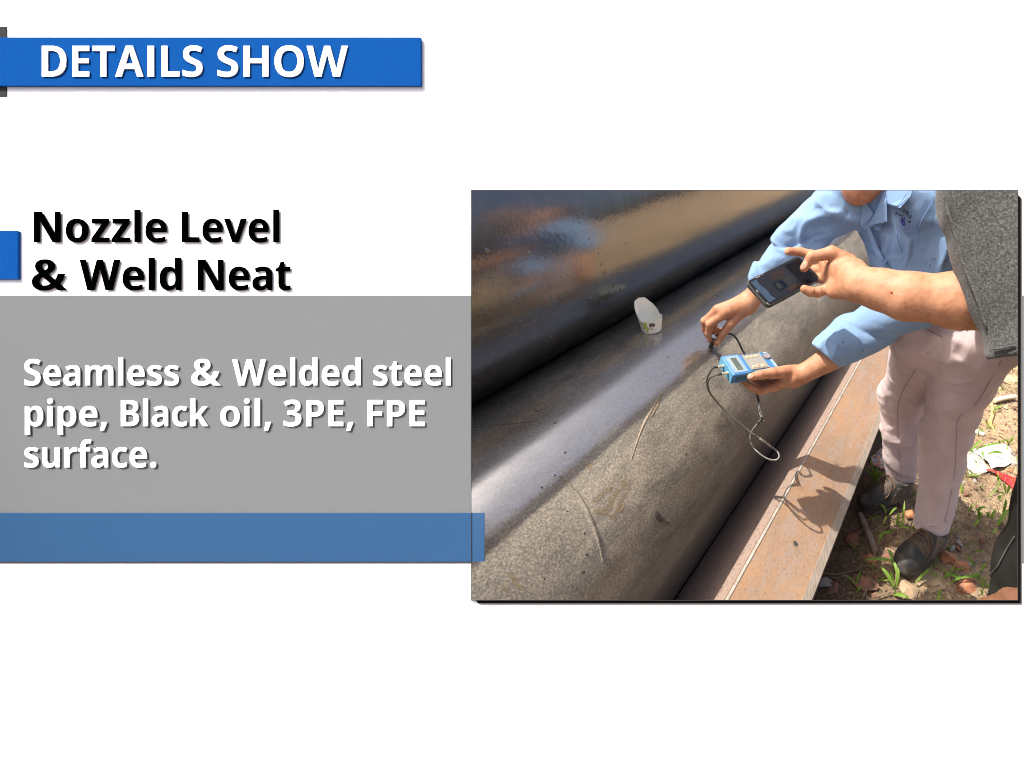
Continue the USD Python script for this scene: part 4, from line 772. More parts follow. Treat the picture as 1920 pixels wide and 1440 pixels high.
obj('printed_frame', join([box(su, sv, .0004, 0, (0, 0, 0), gframe(u, v, .0012)) for u, v, su, sv in ((LW * .118 + .0005, LH * .5, .0008, LH * .63), (LW * .262 - .0003, LH * .5, .0008, LH * .63), (LW * .19, LH * .185, LW * .14, .0009), (LW * .19, LH * .815, LW * .14, .0009))]), m_gold, win)
pad = obj('keypad', box(LW * .40, LH * .76, .0012, 0, (0, 0, 0), gframe(LW * .60, LH * .5, .0003)), plain('grey_keypad', (.26, .25, .225), .5), gauge)
m_key = plain('cream_key', (.46, .41, .30), .5); m_red = plain('red_key', (.55, .06, .03), .5)
for j, v in enumerate((.25, .75)):
    for i, u in enumerate((.49, .59, .69)):
        red = j == 1 and i == 1
        kb = obj('key', box(.0092, .0092, .0016, .0006, (0, 0, 0), gframe(LW * u, LH * v, .0014)), m_key, pad, label='cream key with a red power mark' if red else None)
        obj('key_mark', box(.005, .0042, .0005, 0, (0, 0, 0), gframe(LW * u, LH * v, .0024)), m_red if red else plain(f'key_mark_{j}{i}', (.45, .30, .14), .6), kb)
for v in (.14, .86): obj('printed_line', join([box(.0034, .0009, .0004, 0, (0, 0, 0), gframe(LW * (.45 + .036 * i), LH * (v + (.0 if v < .5 else 0)), .0011)) for i in range(9)]), plain(f'keypad_print_{int(v*100)}', (.12, .12, .11), .7), pad)
obj('test_block', trimesh.creation.cylinder(.0088, .004, 24, transform=gframe(LW * .905, LH * .33, .0012)), plain('polished_steel', (.72, .70, .68), .25, metallic=.85), gauge, smooth=40)
obj('test_block_rim', trimesh.creation.torus(.0094, .0013, 24, 8, transform=gframe(LW * .905, LH * .33, .001)), plain('rusty_rim', (.30, .13, .06), .7), gauge, smooth=True)
for du in (0, .005): obj('printed_line', box(.0016, LH * .40, .0005, 0, (0, 0, 0), gframe(LW * .93 + du, LH * .70, .0002)), plain(f'white_print_{int(du*1e3)}', (.5, .6, .7), .6), gauge)
obj('printed_line', box(.012, .0022, .0005, 0, (0, 0, 0), gframe(LW * .93, LH * .12, .0002)), plain('white_print_top', (.6, .66, .7), .6), gauge)
m_brass = plain('pale_nickel', (.55, .52, .38), .35, metallic=.5)
m_cable = plain('black_cable', (.03, .03, .03), .35); m_cable2 = plain('shiny_grey_cable', (.085, .082, .076), .3)
socks = []
for v in (.33, .68):
    c0 = gq(-.001, LH * v, -LT * .45); c1 = c0 - ex * .017
    cn = obj('connector', join([trimesh.creation.cylinder(.0042, segment=[c0, c0 - ex * .006], sections=16), trimesh.creation.cylinder(.0034, segment=[c0 - ex * .006, c1], sections=16)]), m_brass, gauge, smooth=40)
    obj('boot', trimesh.creation.cylinder(.0027, segment=[c1, c1 - ex * .012], sections=12), m_cable, cn, smooth=40); socks.append(c1 - ex * .012)
# cable: out of both sockets, down the pipe in a bunch, a loop over the beam, back up behind the gauge to the probe
def op(x, y, off=.003): return on_pipe(x, y, off)
def mixp(p, q, t): return p * (1 - t) + q * t
c_a = [socks[0], P(1330, 700, 1.035), P(1325, 715, 1.06), P(1329, 733, 1.09), P(1345, 754, 1.11), P(1368, 777, 1.115), P(1395, 801, 1.11), P(1425, 822, 1.10), P(1447, 838, 1.10)]
c_b = [socks[1], P(1332, 708, 1.02), P(1327, 720, 1.05), P(1332, 738, 1.088), P(1347, 757, 1.105), P(1369, 780, 1.112), P(1396, 803, 1.107), P(1426, 823, 1.098), P(1447, 840, 1.097)]
obj('cable', tube(c_a, .0025, 8), m_cable2, gauge, smooth=True); obj('cable', tube(c_b, .0025, 8), m_cable2, gauge, smooth=True)
obj('cable_sleeve', tube([P(1424, 822, 1.0985), P(1435, 829, 1.097), P(1445, 837, 1.097)], .0033, 8), plain('dusty_sleeve', (.22, .19, .16), .6), gauge, smooth=True)
loop = [P(1445, 837, 1.098), P(1457, 846, 1.09), P(1461, 857, 1.08), P(1452, 863, 1.08), P(1435, 858, 1.09), P(1415, 842, 1.11), P(1406, 824, 1.14), P(1410, 808, 1.16), P(1420, 795, 1.17), P(1428, 787, 1.175)]
obj('cable', tube(loop, .0027, 8), m_cable2, gauge, smooth=True)
obj('cable_tie', join([tube([P(1427, 786, 1.174) + .006 * np.array([math.cos(t + j), .4 * math.sin(2 * t), math.sin(t + j)]) for t in np.linspace(0, 6.28, 8)], .0011, 5) for j in (0, 1.1, 2.3)] + [tube([P(1427, 786, 1.173), P(1434, 790, 1.165)], .001, 5, 2), tube([P(1420, 795, 1.17), P(1427, 786, 1.172)], .0034, 8, 2)]), m_cable, gauge, smooth=True)
back = [P(1428, 786, 1.175), P(1423, 770, 1.19), P(1421, 750, 1.20), P(1418, 733, 1.17), P(1418, 700, 1.16), P(1408, 680, 1.17), P(1394, 660, 1.185), P(1383, 638, 1.185), P(1372, 627, 1.175), P(1355, 626, 1.172), P(1341, 630, 1.168)]
obj('cable', tube(back, .0028, 8), m_cable, gauge, smooth=True)
obj('cable', tube([q + np.array([.004, 0, .001]) for q in back[:5]], .0019, 8), m_cable, gauge, smooth=True)
# probe
tipc = on_pipe(1331, 655); pn = pipe_normal(tipc); pax = unit(P(1341, 627, 1.166) - tipc)
probe = thing('ultrasonic_probe', 'small black ultrasonic probe pinched between fingertips and pressed on the pipe', 'probe')
obj('probe_body', trimesh.creation.cylinder(.0078, segment=[tipc + pax * .008, tipc + pax * .034], sections=24), m_cable, probe, smooth=40)
obj('contact_ring', trimesh.creation.cylinder(.0092, segment=[tipc + pax * .0015, tipc + pax * .008], sections=24), plain('worn_probe_metal', (.30, .29, .27), .35, metallic=.7), probe, smooth=40)
obj('probe_cap', trimesh.creation.cylinder(.0066, segment=[tipc + pax * .034, tipc + pax * .039], sections=24), plain('probe_cap_grey', (.17, .17, .165), .4), probe, smooth=40)

# phone
A2, fx, fy, fn = corners((1397, 528, .869 * .958), (1497, 478, .929 * .958), (1440, 576, .848 * .958), .149, .0745)
PK = .93
PL, PW, PT = .160, .0803, .0105
def pf(u, v, w=0.0): return frame(A2 + PK * (fx * u + fy * v + fn * w), PK * fx, PK * np.cross(fn, fx), PK * fn)
def rrect(w, h, r): return Polygon([(-w / 2 + r, -h / 2 + r), (w / 2 - r, -h / 2 + r), (w / 2 - r, h / 2 - r), (-w / 2 + r, h / 2 - r)]).buffer(r, 10)
def plate(w, h, r, t, T, mat, name, parent, bev=0.0, **kw):
    m = trimesh.creation.extrude_polygon(rrect(w, h, r), t, engine='earcut'); m.apply_transform(T); return obj(name, m, mat, parent, **kw)
phone = thing('phone', 'black smartphone in a dark case held above the gauge, screen towards the viewer', 'phone')
m_case = plain('dark_phone_case', (.035, .037, .035), .45)
import manifold3d as m3
_q = [m3.Manifold.cylinder(PT - .004, .012, .012, 24).translate([x, y, .002]) + m3.Manifold.cylinder(PT, .0105, .0105, 24).translate([x, y, 0]) for x in (-PL / 2 + .012, PL / 2 - .012) for y in (-PW / 2 + .012, PW / 2 - .012)]
_mm = m3.Manifold.batch_hull(_q).to_mesh(); _cm = trimesh.Trimesh(_mm.vert_properties[:, :3], _mm.tri_verts); _cm.apply_transform(pf(PL / 2, PW / 2, -PT))
obj('case', _cm, m_case, phone, smooth=30)
plate(PL - .006, PW - .006, .0105, .0006, pf(PL / 2, PW / 2, .0001), plain('black_glass_border', (.006, .006, .006), .12), 'glass_front', phone)
scr = plate(PL - .012, PW - .011, .006, .0004, pf(PL / 2, PW / 2, .0008), plain('screen_glass', (.008, .009, .013), .06, specular_ior_level=.3), 'screen', phone)
def shown(poly, col, name, w=.0013): return obj(name, slab([A2 + PK * (fx * u + fy * v + fn * w) for u, v in poly], .0002, fn), plain('shown_' + name + str(int(1e4 * poly[0][0])), col, .06, specular_ior_level=.3), scr)
shown([(.009, .009), (.026, .008), (.022, .022), (.027, .045), (.024, .060), (.029, .072), (.010, .073)], (.028, .045, .075), 'picture_pale_pipe')
shown([(.060, .010), (.098, .011), (.096, .030), (.075, .036), (.058, .028)], (.015, .010, .009), 'picture_skin')
shown([(.048, .036), (.074, .036), (.075, .060), (.048, .061)], (.007, .012, .026), 'picture_gauge', .0012)
shown([(.052, .040), (.064, .040), (.064, .057), (.052, .057)], (.014, .015, .015), 'picture_gauge_face', .0015)
shown([(.076, .035), (.098, .034), (.102, .050), (.078, .060)], (.013, .013, .012), 'picture_keypad', .0015)
shown([(.066, .064), (.086, .060), (.100, .066), (.098, .073), (.070, .074)], (.02, .012, .009), 'picture_hand', .0015)
shown([(.107, .009), (.148, .009), (.150, .072), (.109, .071)], (.008, .0065, .0065), 'picture_controls', .0012)
m_chip = plain('chip_pale', (.35, .31, .24), .6)
for su, sv, u, v in ((.012, .0012, .033, .0048), (.004, .0011, .046, .0047), (.0014, .007, .006, .035), (.0012, .006, .0046, .073)): obj('chipped_edge', box(su, sv, .0005, 0, (0, 0, 0), pf(u, v, .001)), m_chip, phone)
obj('side_button', join([box(.009, .0012, .003, 0, (0, 0, 0), pf(.05, PW + .0003, -.006)), box(.014, .0012, .003, 0, (0, 0, 0), pf(.072, PW + .0003, -.006))]), m_cable, phone)

# paper cup with its front cut down
cb_ = on_pipe(1222, 618, .0); cup = thing('paper_cup', 'white cut-down paper cup with green leaf print standing on the lower pipe', 'cup')
m_cup = plain('cream_paper', (.93, .925, .82), .75)
zc = unit(pipe_normal(cb_) * .5 + np.array([0, 0, 1.])); xc = unit(np.cross(UP, zc) if False else RT - zc * (RT @ zc)); yc = np.cross(zc, xc)
NA, NZ = 48, 14
def rim(a): return .040 + .046 * max(0., math.cos(a - 2.45)) ** 1.1 + .0012 * math.sin(7 * a) + .0008 * math.sin(13 * a + 1)
def cupv(a, t, r): h = rim(a) * t; return cb_ + zc * (h + .001) + (xc * math.cos(a) + yc * math.sin(a)) * (r + .0285 + h * .155)
V, F = [], []
for side, dr_ in ((0, 0.), (1, -.0007)):
    for i in range(NA):
        for j in range(NZ + 1): V.append(cupv(2 * math.pi * i / NA, j / NZ, dr_))
def ci(s, i, j): return s * NA * (NZ + 1) + (i % NA) * (NZ + 1) + j
for i in range(NA):
    for j in range(NZ):
        F += [[ci(0, i, j), ci(0, i + 1, j), ci(0, i + 1, j + 1)], [ci(0, i, j), ci(0, i + 1, j + 1), ci(0, i, j + 1)]]
        F += [[ci(1, i, j), ci(1, i + 1, j + 1), ci(1, i + 1, j)], [ci(1, i, j), ci(1, i, j + 1), ci(1, i + 1, j + 1)]]
    F += [[ci(0, i, NZ), ci(0, i + 1, NZ), ci(1, i + 1, NZ)], [ci(0, i, NZ), ci(1, i + 1, NZ), ci(1, i, NZ)], [ci(0, i, 0), ci(1, i, 0), ci(1, i + 1, 0)], [ci(0, i, 0), ci(1, i + 1, 0), ci(0, i + 1, 0)]]
obj('cup_wall', trimesh.Trimesh(V, F, process=False), m_cup, cup, smooth=50)
obj('cup_base', trimesh.creation.cylinder(.0283, .001, 40, transform=frame(cb_ + zc * .004, xc, yc, zc)), m_cup, cup)
m_leaf_p = plain('printed_green', (.42, .62, .06), .7); m_blk_p = plain('printed_dark', (.12, .105, .08), .7)
def printed(poly, mat, name):
    """flat print following the cup wall: (angle, height in metres)"""
    pts = [cb_ + zc * h + (xc * math.cos(a) + yc * math.sin(a)) * (.0285 + h * .155 + .0006) for a, h in poly]
    c = np.mean(pts, 0); return obj(name, slab(pts, .0004, c - (cb_ + zc * ((c - cb_) @ zc))), mat, cup)
fa = math.atan2(-(FW @ yc), -(FW @ xc))
for (a, h, w, t, s) in ((-.30, .030, .22, .006, .4), (-.36, .022, .12, .009, -.2), (-.10, .0195, .13, .0065, .3), (-.20, .0115, .12, .004, -.5), (-.20, .036, .13, .004, -.3)):
    printed([(fa + a - w, h + s * .006), (fa + a, h + t), (fa + a + w, h - s * .006), (fa + a, h - t)], m_leaf_p, 'leaf_print')
for poly in ([(.06, .031), (.2, .0375), (.42, .036), (.60, .032), (.52, .024), (.30, .026), (.14, .022)], [(-.66, .036), (-.52, .030), (-.55, .026), (-.62, .028)]):
    printed([(fa + a, h) for a, h in poly], m_blk_p, 'patch_print')
for (a, h) in ((.08, .018), (.16, .0165), (.26, .0155), (.34, .0185), (.42, .021), (.22, .020), (-.42, .018), (-.47, .021), (-.38, .0135), (-.52, .017)):
    printed([(fa + a - .035, h), (fa + a, h + .0012), (fa + a + .035, h + .001), (fa + a, h - .0014)], m_blk_p, 'scribble_print')
# ================================================================== litter, plants and rubble on the ground
def on_ground(x, y): p = G(x, y, 0.0); z = float(gz(p[0], p[1])); p = G(x, y, z); return np.array([p[0], p[1], float(gz(p[0], p[1]))])
def rock(size, seed, flat=.6, rough=.28, sub=2):
    r_ = np.random.default_rng(seed); q = r_.normal(size=(13, 3)); q /= np.abs(q).max(1)[:, None] ** .8 + .1
    m = trimesh.Trimesh(q).convex_hull
    if sub > 1:
        for _ in range(2): m = m.subdivide()
        n_ = m.vertex_normals; m.vertices = m.vertices + n_ * (.16 * (meshkit.fbm(m.vertices * 2.6 + seed, 4, seed) - .5))[:, None]
    m.vertices = m.vertices * np.array([1, r_.uniform(.6, .9), flat]) * size * .95
    m.apply_transform(trimesh.transformations.rotation_matrix(r_.uniform(0, 6.3), [0, 0, 1])); return m
m_brick = noisy('broken_brick', [(.32, (.20, .10, .07)), (.5, (.42, .17, .085)), (.68, (.52, .25, .13))], 30, (.85, .98), bump=.5, bump_scale=150)
m_brickd = noisy('dull_brick', [(.32, (.13, .08, .06)), (.5, (.24, .115, .075)), (.68, (.36, .17, .10))], 34, (.85, .98), bump=.5, bump_scale=150)
m_stone = noisy('grey_stone', [(.32, (.22, .20, .18)), (.68, (.42, .39, .35))], 30, (.8, .95), bump=.4)
m_sandst = noisy('sandy_lump', [(.32, (.36, .25, .15)), (.68, (.52, .38, .24))], 26, (.85, .98), bump=.5, bump_scale=120)
def stone(x, y, size, seed, mat, name, label, cat, flat=.6, group=None):
    m = rock(size, seed, flat); p = on_ground(x, y); m.apply_translation(p + [0, 0, size * flat * .25]); obj(name, m, mat, smooth=24, label=label, cat=cat, group=group)
for a in [(1597, 1015, .036, 1, m_brickd, 'dull red broken brick half hidden beside the beam edge', .7), (1632, 1052, .028, 2, m_brick, 'small orange brick chip between the beam and the toe of the near shoe', .6),
          (1660, 1048, .032, 3, m_brickd, 'brown brick piece under the toe of the near shoe', .6), (1618, 1100, .048, 4, m_brickd, 'big dark brick lump low in the view right of the beam', .7),
          (1771, 1043, .040, 5, m_brick, 'bright orange broken brick touching the right side of the near shoe', .7), (1800, 1062, .034, 6, m_brick, 'flat orange brick shard pointing right, behind the near shoe', .4),
          (1815, 1100, .038, 7, m_brick, 'orange brick slab under the seedling near the dark trouser leg', .5), (1706, 964, .030, 8, m_brick, 'red brick piece between the two shoes', .6),
          (1700, 1103, .046, 9, m_sandst, 'sandy block with a pale flat top below the near shoe', .6), (1745, 1090, .062, 10, m_sandst, 'wide sunlit sandy slab below the toe of the near shoe', .35),
          (1560, 1105, .026, 11, m_brickd, 'small reddish lump in the bottom corner by the beam', .8), (1545, 1092, .03, 12, m_stone, 'dark grey stone tight against the beam at the bottom', .6),
          (1797, 1030, .014, 13, m_brick, 'small square brick chip beside two grey stones', .7), (1806, 850, .022, 14, m_brick, 'flat reddish brick piece lying beyond the knee', .3)]:
    stone(a[0], a[1], a[2], a[3] + 40, a[4], 'brick_fragment', a[5], 'brick fragment', a[6])
for a in [(1783, 1025, .022, 21, m_stone, 'pale flat stone chip wedged beside the near shoe', .35), (1798, 1021, .016, 22, m_stone, 'light grey round stone right of the pale chip', .7), (1818, 1060, .012, 23, m_stone, 'small grey pebble on the flat orange shard', .8),
          (1865, 815, .026, 24, m_sandst, 'crumbly beige lump of earth right of the white scrap', .8), (1902, 868, .034, 25, m_stone, 'grey stone at the picture edge right of the plastic bag', .6), (1828, 905, .014, 26, m_stone, 'pale pebble below the plastic bag', .7),
          (1804, 905, .013, 27, m_stone, 'grey pebble left of the pale one below the bag', .7), (1893, 885, .014, 28, m_brick, 'orange chip under the corner of the plastic bag', .7), (1885, 765, .016, 29, m_sandst, 'small tan stone below the rolled paper', .7)]:
    stone(a[0], a[1], a[2], a[3] + 70, a[4], 'stone', a[5], 'stone', a[6])
for x, y, lab in ((1890, 712, 'flat sandy flake of ground at the far edge, left piece'), (1905, 690, 'broad cracked sandy flake of ground at the picture edge')):
    stone(x, y, .075, int(x), m_sandst, 'earth_flake', lab, 'earth flake', .16)
# stick
m_stick = noisy('weathered_stick', [(.3, (.16, .12, .09)), (.7, (.34, .27, .21))], 60, (.85, .95), bump=.4)
def gp(x, y, up_=.01): return on_ground(x, y) + [0, 0, up_]
st = thing('stick', 'thick grey stick with a split end lying between the shoes', 'stick')
obj('wood', tube([gp(1611, 968, .02), gp(1620, 990, .02), gp(1628, 1012, .025), gp(1636, 1030, .02), gp(1641, 1042, .02)], [.010, .012, .011, .013, .010], 9), m_stick, st, smooth=True)
obj('split_end', join([tube([gp(1640, 1038, .022), gp(1645, 1044, .02)], [.006, .002], 6, 3), tube([gp(1639, 1040, .02), gp(1639, 1048, .02)], [.005, .002], 6, 3), tube([gp(1622, 993, .025), gp(1611, 1003, .02), gp(1602, 1008, .015)], [.003, .001], 6, 3)]), m_stick, st, smooth=True)
m_straw = noisy('dry_straw', [(.3, (.22, .16, .10)), (.7, (.46, .36, .22))], 40, (.8, .95), island=.5)
for pts, lab in (([(1530, 1076), (1560, 1082), (1600, 1075), (1620, 1066), (1655, 1068)], 'long pale twig running from the beam towards the near shoe'), ([(1650, 1005), (1665, 992), (1680, 1000), (1700, 1010)], 'bent dry stem between the stick and the near shoe'),
                 ([(1600, 1065), (1625, 1085), (1650, 1110)], 'straight dry stem crossing the dark brick lump'), ([(1617, 1125), (1628, 1095)], 'short pale straw standing at the bottom of the view'), ([(1640, 1125), (1665, 1116), (1690, 1113)], 'yellowish dry stem along the bottom of the view')):
    obj('dry_stem', tube([gp(x, y, .018) for x, y in pts], .0022, 6), m_straw, smooth=True, label=lab, cat='dry stem')
obj('straw_strip', tube([gp(1853, 742, .01), gp(1860, 775, .012), gp(1856, 795, .012), gp(1866, 812, .01), gp(1885, 826, .01)], [.010, .008, .011, .006, .003], 6, 6, .3), noisy('yellow_straw', [(.3, (.50, .33, .11)), (.7, (.68, .50, .22))], 40, (.6, .8)), smooth=True, label='yellow strip of dry leaf lying behind the knee', cat='dry leaf')
# grass: blades of small plants
m_grass = M('grass_blade', {'g': ('geometry', {}), 'n': ('noise_texture', {'scale': 12.0, 'detail': 3.0}), 'r': ('rgb_ramp', {'ramp': [(.3, (.14, .26, .04)), (.6, (.24, .38, .06)), (.8, (.36, .46, .10))]}), 'p': ('principled_bsdf', {'roughness': .45, 'specular_ior_level': .4}),
    't': ('translucent_bsdf', {'color': (.42, .56, .08)}), 'mc': ('mix_closure', {'fac': .38})}, [('g.position', 'n.vector'), ('n.fac', 'r.fac'), ('r.color', 'p.base_color'), ('p.BSDF', 'mc.closure1'), ('t.BSDF', 'mc.closure2')], surface='mc.closure')
def blade(p0, p1, w, bow=.02, face=None):
    d = p1 - p0; L_ = np.linalg.norm(d); up_ = np.array([0, 0, 1.]); view = unit(CAM - p0) if face is None else face
    s = unit(np.cross(d, view)); V = []; F = []; N = 7
    for i in range(N + 1):
        t = i / N; c = p0 + d * t + up_ * bow * 4 * t * (1 - t); ww = w * (math.sin(math.pi * min(1, .12 + t * .88)) ** .7 + .03)
        nn = unit(np.cross(s, d)); V += [c - s * ww + nn * ww * .25, c, c + s * ww + nn * ww * .25]
    for i in range(N):
        for j in range(2): a = 3 * i + j; F += [[a, a + 1, a + 4], [a, a + 4, a + 3]]
    n_ = len(V); V2 = np.array(V); V2 = np.vstack([V2, V2 - nn * .0004]); F += [[b + n_ for b in f[::-1]] for f in F]
    return trimesh.Trimesh(V2, F, process=False)
def plant(label, root, tips, w=.006, stem=None):
    g = thing('grass_plant', label, 'plant'); r0 = gp(*root, 0.0)
    if stem is not None: top = gp(*root, 0) + stem; obj('stem', tube([r0 - [0, 0, .01], r0 * .5 + top * .5 + [.003, 0, 0], top], [.0022, .0015], 6, 3), m_grass, g, smooth=True)
    for (bx, by, hb, tx, ty, ht) in tips:
        a = G(bx, by, hb + r0[2]); b = G(tx, ty, ht + r0[2]); obj('blade', blade(a, b, w * random.uniform(.65, .95), .012), m_grass, g, smooth=True)
plant('bright grass plant with long pointed leaves in front of the near shoe', (1676, 1118), [(1674, 1052, .07, 1620, 1050, .05), (1675, 1052, .07, 1685, 1096, .03), (1676, 1100, .02, 1650, 1062, .06), (1680, 1100, .02, 1684, 1064, .07), (1676, 1115, .01, 1706, 1124, .03), (1674, 1052, .07, 1663, 1030, .08)], .0075, np.array([-.01, .005, .075]))
plant('two upright green blades near the bottom right of the beam', (1604, 1112), [(1604, 1098, .02, 1582, 1078, .05), (1604, 1098, .02, 1613, 1072, .07), (1605, 1112, .01, 1616, 1100, .03)], .005)
plant('pair of thin green blades rising below the toe of the near shoe', (1700, 1108), [(1716, 1092, .02, 1747, 1064, .05), (1716, 1092, .02, 1745, 1070, .05), (1700, 1105, .01, 1712, 1106, .02)], .0042)
plant('light green seedling with one raised leaf by the dark trouser leg', (1839, 1100), [(1839, 1083, .03, 1797, 1085, .03), (1839, 1083, .03, 1822, 1078, .05), (1838, 1072, .05, 1848, 1056, .08), (1806, 1082, .02, 1780, 1095, .02), (1797, 1084, .02, 1776, 1080, .03)], .006, np.array([0, 0, .06]))
plant('green sprout leaning over the side of the near shoe', (1757, 1022), [(1755, 1020, .03, 1735, 1003, .05), (1756, 1017, .03, 1775, 1010, .05), (1757, 1022, .02, 1770, 1034, .02)], .005)
plant('dark green tuft between the shoes under the trouser hems', (1668, 975), [(1662, 962, .03, 1648, 945, .07), (1662, 968, .03, 1655, 985, .03), (1681, 985, .03, 1685, 960, .08), (1690, 990, .03, 1696, 938, .10), (1668, 965, .03, 1682, 952, .05), (1682, 985, .02, 1701, 995, .03), (1657, 1000, .02, 1645, 1018, .02), (1672, 998, .02, 1645, 1006, .03)], .0055)
plant('upright green tuft beside the beam in front of the far trouser leg', (1643, 905), [(1643, 905, .01, 1630, 860, .08), (1640, 905, .01, 1636, 876, .08), (1640, 900, .02, 1622, 880, .05), (1645, 900, .02, 1644, 872, .07), (1642, 895, .02, 1660, 890, .04), (1655, 830, .02, 1648, 812, .05)], .0065)
plant('tall green stems showing between the two trouser legs', (1722, 850), [(1722, 850, 0, 1716, 800, .1), (1724, 840, .02, 1712, 825, .05), (1722, 860, .02, 1726, 815, .08), (1718, 880, .01, 1726, 868, .05), (1722, 790, .02, 1730, 770, .05), (1718, 840, 0, 1722, 760, .12), (1716, 780, .02, 1732, 762, .05)], .005)
plant('grass seedling with wide leaves on the shaded earth left of the dark trouser leg', (1833, 975), [(1829, 957, .03, 1850, 953, .04), (1833, 972, .02, 1842, 962, .04), (1835, 975, .02, 1824, 990, .02), (1852, 972, .02, 1848, 960, .04), (1858, 972, .03, 1866, 955, .06), (1835, 975, .03, 1832, 955, .08)], .006)
plant('long leaning grass plant at the right edge above the dark trouser leg', (1866, 992), [(1870, 985, .02, 1890, 955, .07), (1878, 970, .05, 1906, 948, .07), (1868, 995, .02, 1860, 1000, .03), (1886, 1000, .02, 1892, 1008, .03), (1880, 965, .03, 1886, 935, .1), (1892, 950, .05, 1907, 943, .06)], .007)
plant('yellow-green weeds growing behind the plastic bag', (1826, 840), [(1820, 845, .02, 1842, 826, .06), (1818, 846, .02, 1814, 832, .05), (1830, 842, .02, 1880, 832, .03), (1838, 845, .03, 1845, 862, .03), (1826, 848, .02, 1808, 846, .03), (1852, 851, .05, 1882, 851, .05)], .006)
plant('small green weeds at the far right of the shaded patch', (1885, 925), [(1885, 925, .0, 1878, 905, .05), (1888, 925, .0, 1893, 908, .06), (1884, 930, 0, 1868, 925, .03), (1896, 925, 0, 1905, 915, .04)], .005)
# plastic bag, wrapper, scraps
r_ = np.random.default_rng(31)
bagc = on_ground(1855, 858) + [0, 0, .02]
def crumple(px, amp, seed, z=.03, n=16):
    """a crumpled sheet over an outline on the ground"""
    pg = Polygon([on_ground(x, y)[:2] for x, y in px]); x0, y0, x1, y1 = pg.bounds; st_ = max(x1 - x0, y1 - y0) / n
    m = trimesh.creation.triangulate_polygon(pg.buffer(0), engine='earcut'); v, f = m; t = trimesh.Trimesh(np.c_[v, 0 * v[:, 0]], f)
    v, f = trimesh.remesh.subdivide_to_size(t.vertices, t.faces, st_); tm = trimesh.Trimesh(v, f); tm.merge_vertices(); v = tm.vertices
    from shapely import points, distance
    e = distance(points(v[:, 0], v[:, 1]), pg.exterior); q = v * 16
    zz = gz(v[:, 0], v[:, 1]) + .004 + z * np.minimum(1, e / .05) + amp * np.abs(2 * meshkit.noise(q, seed) - 1) + amp * .5 * np.abs(2 * meshkit.noise(q * 2.3, seed + 1) - 1)
    V = np.c_[v[:, :2], zz]; n_ = len(V); F = tm.faces; return trimesh.Trimesh(np.vstack([V, V - [0, 0, .0008]]), np.vstack([F, F[:, ::-1] + n_]), process=False)
def up_faces(m):
    if m.face_normals[: len(m.faces) // 2, 2].mean() < 0: m.invert()
    return m
m_bagw = plain('white_plastic', (.82, .82, .80), .35)
m_bagclear = M('clear_plastic', {'t': ('transparent_bsdf', {}), 'd': ('principled_bsdf', {'base_color': (.75, .68, .60), 'roughness': .25}), 'm': ('mix_closure', {'fac': .4})}, [('t.BSDF', 'm.closure1'), ('d.BSDF', 'm.closure2')], surface='m.closure')
bag = thing('plastic_bag', 'crumpled white and clear plastic bag lying on the dirt behind the knee', 'bag')
obj('white_sheet', up_faces(crumple([(1813, 848), (1835, 843), (1862, 834), (1880, 840), (1901, 852), (1899, 868), (1880, 880), (1856, 884), (1850, 872), (1836, 858)], .022, 3, .025)), m_bagw, bag, smooth=50)
obj('clear_film', up_faces(crumple([(1807, 851), (1820, 848), (1838, 860), (1853, 878), (1848, 890), (1818, 896), (1812, 882), (1804, 876)], .02, 8, .02)), m_bagclear, bag, smooth=50)
m_redw = plain('red_foil', (.55, .035, .035), .3)
obj('red_wrapper', up_faces(crumple([(1822, 876), (1836, 876), (1856, 884), (1880, 892), (1912, 900), (1912, 917), (1902, 921), (1884, 906), (1860, 891), (1826, 884)], .018, 12, .012)), m_redw, smooth=50, label='red plastic wrapper sticking out from under the bag', cat='wrapper')
obj('red_wrapper', up_faces(crumple([(1900, 942), (1912, 940), (1912, 972), (1902, 970), (1906, 955)], .012, 15, .008)), m_redw, smooth=50, label='small red wrapper at the picture edge under the leaning grass', cat='wrapper')
mp = tube([gp(1862, 757, .02), gp(1880, 753, .022), gp(1900, 749, .02)], .016, 12, 3, .8); obj('rolled_paper', mp, plain('cream_card', (.66, .56, .40), .8), smooth=50, label='rolled piece of cream paper on the sunny dirt', cat='paper')
obj('white_scrap', up_faces(crumple([(1823, 807), (1828, 805), (1846, 813), (1844, 818), (1834, 815), (1824, 811)], .006, 19, .012, 8)), plain('white_scrap', (.8, .8, .8), .6), smooth=50, label='small white scrap left of the beige earth lump', cat='scrap')
obj('patterned_wrapper', up_faces(crumple([(1630, 860), (1645, 850), (1662, 838), (1662, 884), (1648, 880), (1634, 872)], .014, 23, .012)), noisy('printed_wrapper', [(.36, (.55, .55, .55)), (.46, (.18, .25, .32)), (.52, (.5, .08, .06)), (.58, (.6, .35, .1)), (.66, (.6, .6, .6))], 55, (.3, .5)), smooth=50, label='crumpled multicoloured wrapper between the beam and the far trouser leg', cat='wrapper')
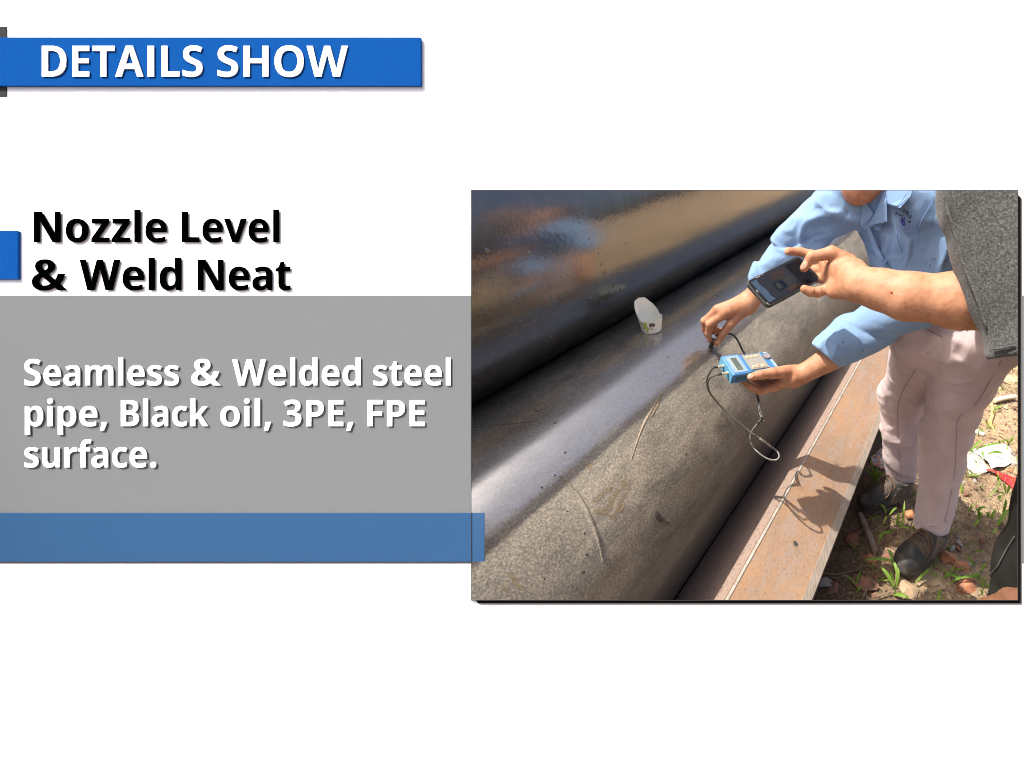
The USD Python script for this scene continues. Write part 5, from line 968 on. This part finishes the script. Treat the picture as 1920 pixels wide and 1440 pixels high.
# grit, rubble and straw that nobody could count
def scatter(n, seed, cmin=-.07):
    r_ = np.random.default_rng(seed); out = []
    while len(out) < n:
        x, y = r_.uniform(.0, 2.3), r_.uniform(.45, 3.6)
        if (np.array([x, y, 0]) @ CROSS) > cmin and r_.uniform() < 1.25 / (1 + .6 * max(0, y - .6)): out.append((x, y))
    return np.array(out)
def merge(kinds, pts, smin, smax, seed, lift=.2):
    r_ = np.random.default_rng(seed); V = []; F = []; o = 0; zs = gz(pts[:, 0], pts[:, 1])
    for (x, y), z in zip(pts, zs):
        v, f = kinds[r_.integers(len(kinds))]; s = smin * (smax / smin) ** (r_.uniform() ** 2.2); a = r_.uniform(0, 6.3); c_, s_ = math.cos(a), math.sin(a)
        w = v * s; V.append(np.c_[w[:, 0] * c_ - w[:, 1] * s_ + x, w[:, 0] * s_ + w[:, 1] * c_ + y, w[:, 2] + z + s * lift]); F.append(f + o); o += len(v)
    return trimesh.Trimesh(np.vstack(V), np.vstack(F), process=False)
kinds = [(lambda m: (m.vertices, m.faces))(rock(1.0, 200 + i, .65, .3, 1)) for i in range(8)]
m_grit = noisy('grit', [(.1, (.24, .19, .145)), (.3, (.30, .24, .18)), (.45, (.40, .19, .11)), (.6, (.42, .33, .23)), (.8, (.33, .29, .25)), (.95, (.55, .45, .34))], 3, (.9, .97), island=1.2)
obj('grit', merge(kinds, scatter(9000, 5), .0022, .009, 6), m_grit, label='loose grit and brick crumbs on the ground', cat='grit', kind='stuff')
obj('rubble', merge(kinds, scatter(420, 8), .008, .02, 9), noisy('rubble', [(.2, (.20, .11, .075)), (.5, (.40, .18, .10)), (.7, (.38, .29, .20))], 9, (.85, .95), island=.7), smooth=40, label='small broken rubble scattered on the ground', cat='rubble', kind='stuff')
ms = []; pts = scatter(2600, 14); r_ = np.random.default_rng(15)
for x, y in pts:
    near_beam = np.array([x, y, 0]) @ CROSS < .12
    if not near_beam and r_.uniform() < .45: continue
    L_ = r_.uniform(.02, .09); a = r_.uniform(0, 6.3); z = float(gz(x, y)); d = np.array([math.cos(a), math.sin(a), 0]) * L_; k = np.array([-d[1], d[0], 0]) * r_.uniform(-.3, .3)
    ms.append(tube([np.array([x, y, z + .004]), np.array([x, y, z + r_.uniform(.006, .03)]) + d * .5 + k, np.array([x, y, z + .005]) + d], r_.uniform(.0006, .0015), 4, 3))
obj('dry_litter', join(ms), m_straw, label='dry stalks and straw littering the ground', cat='straw', kind='stuff')
ms = []; r_ = np.random.default_rng(18)
for x, y in scatter(420, 17):
    z = float(gz(x, y)); p = np.array([x, y, z])
    for _ in range(r_.integers(1, 4)):
        ms.append(blade(p, p + np.array([r_.normal(0, .022), r_.normal(0, .022), r_.uniform(.02, .05)]), r_.uniform(.0015, .0035), .006))
obj('short_grass', join(ms), m_grass, label='sparse short grass shoots on the dirt', cat='grass', kind='stuff')

m_dryleaf = noisy('dry_leaf', [(.2, (.16, .10, .06)), (.5, (.33, .22, .12)), (.8, (.46, .35, .20))], 12, (.8, .95), island=.8)
ms = []; r_ = np.random.default_rng(44)
for x, y in scatter(900, 43):
    if (np.array([x, y, 0]) @ CROSS) > .22 and r_.uniform() < .7: continue
    z = float(gz(x, y)) + .006; a = r_.uniform(0, 6.3); L_ = r_.uniform(.010, .032); d = np.array([math.cos(a), math.sin(a), r_.normal(0, .35)]); p = np.array([x, y, z])
    ms.append(blade(p, p + d * L_, L_ * r_.uniform(.12, .28), r_.uniform(-.003, .008), face=unit(np.array([r_.normal(0, .6), r_.normal(0, .6), 1.]))))
obj('dry_leaves', join(ms), m_dryleaf, label='crumbled dry leaf scraps on the dirt', cat='dry leaves', kind='stuff')
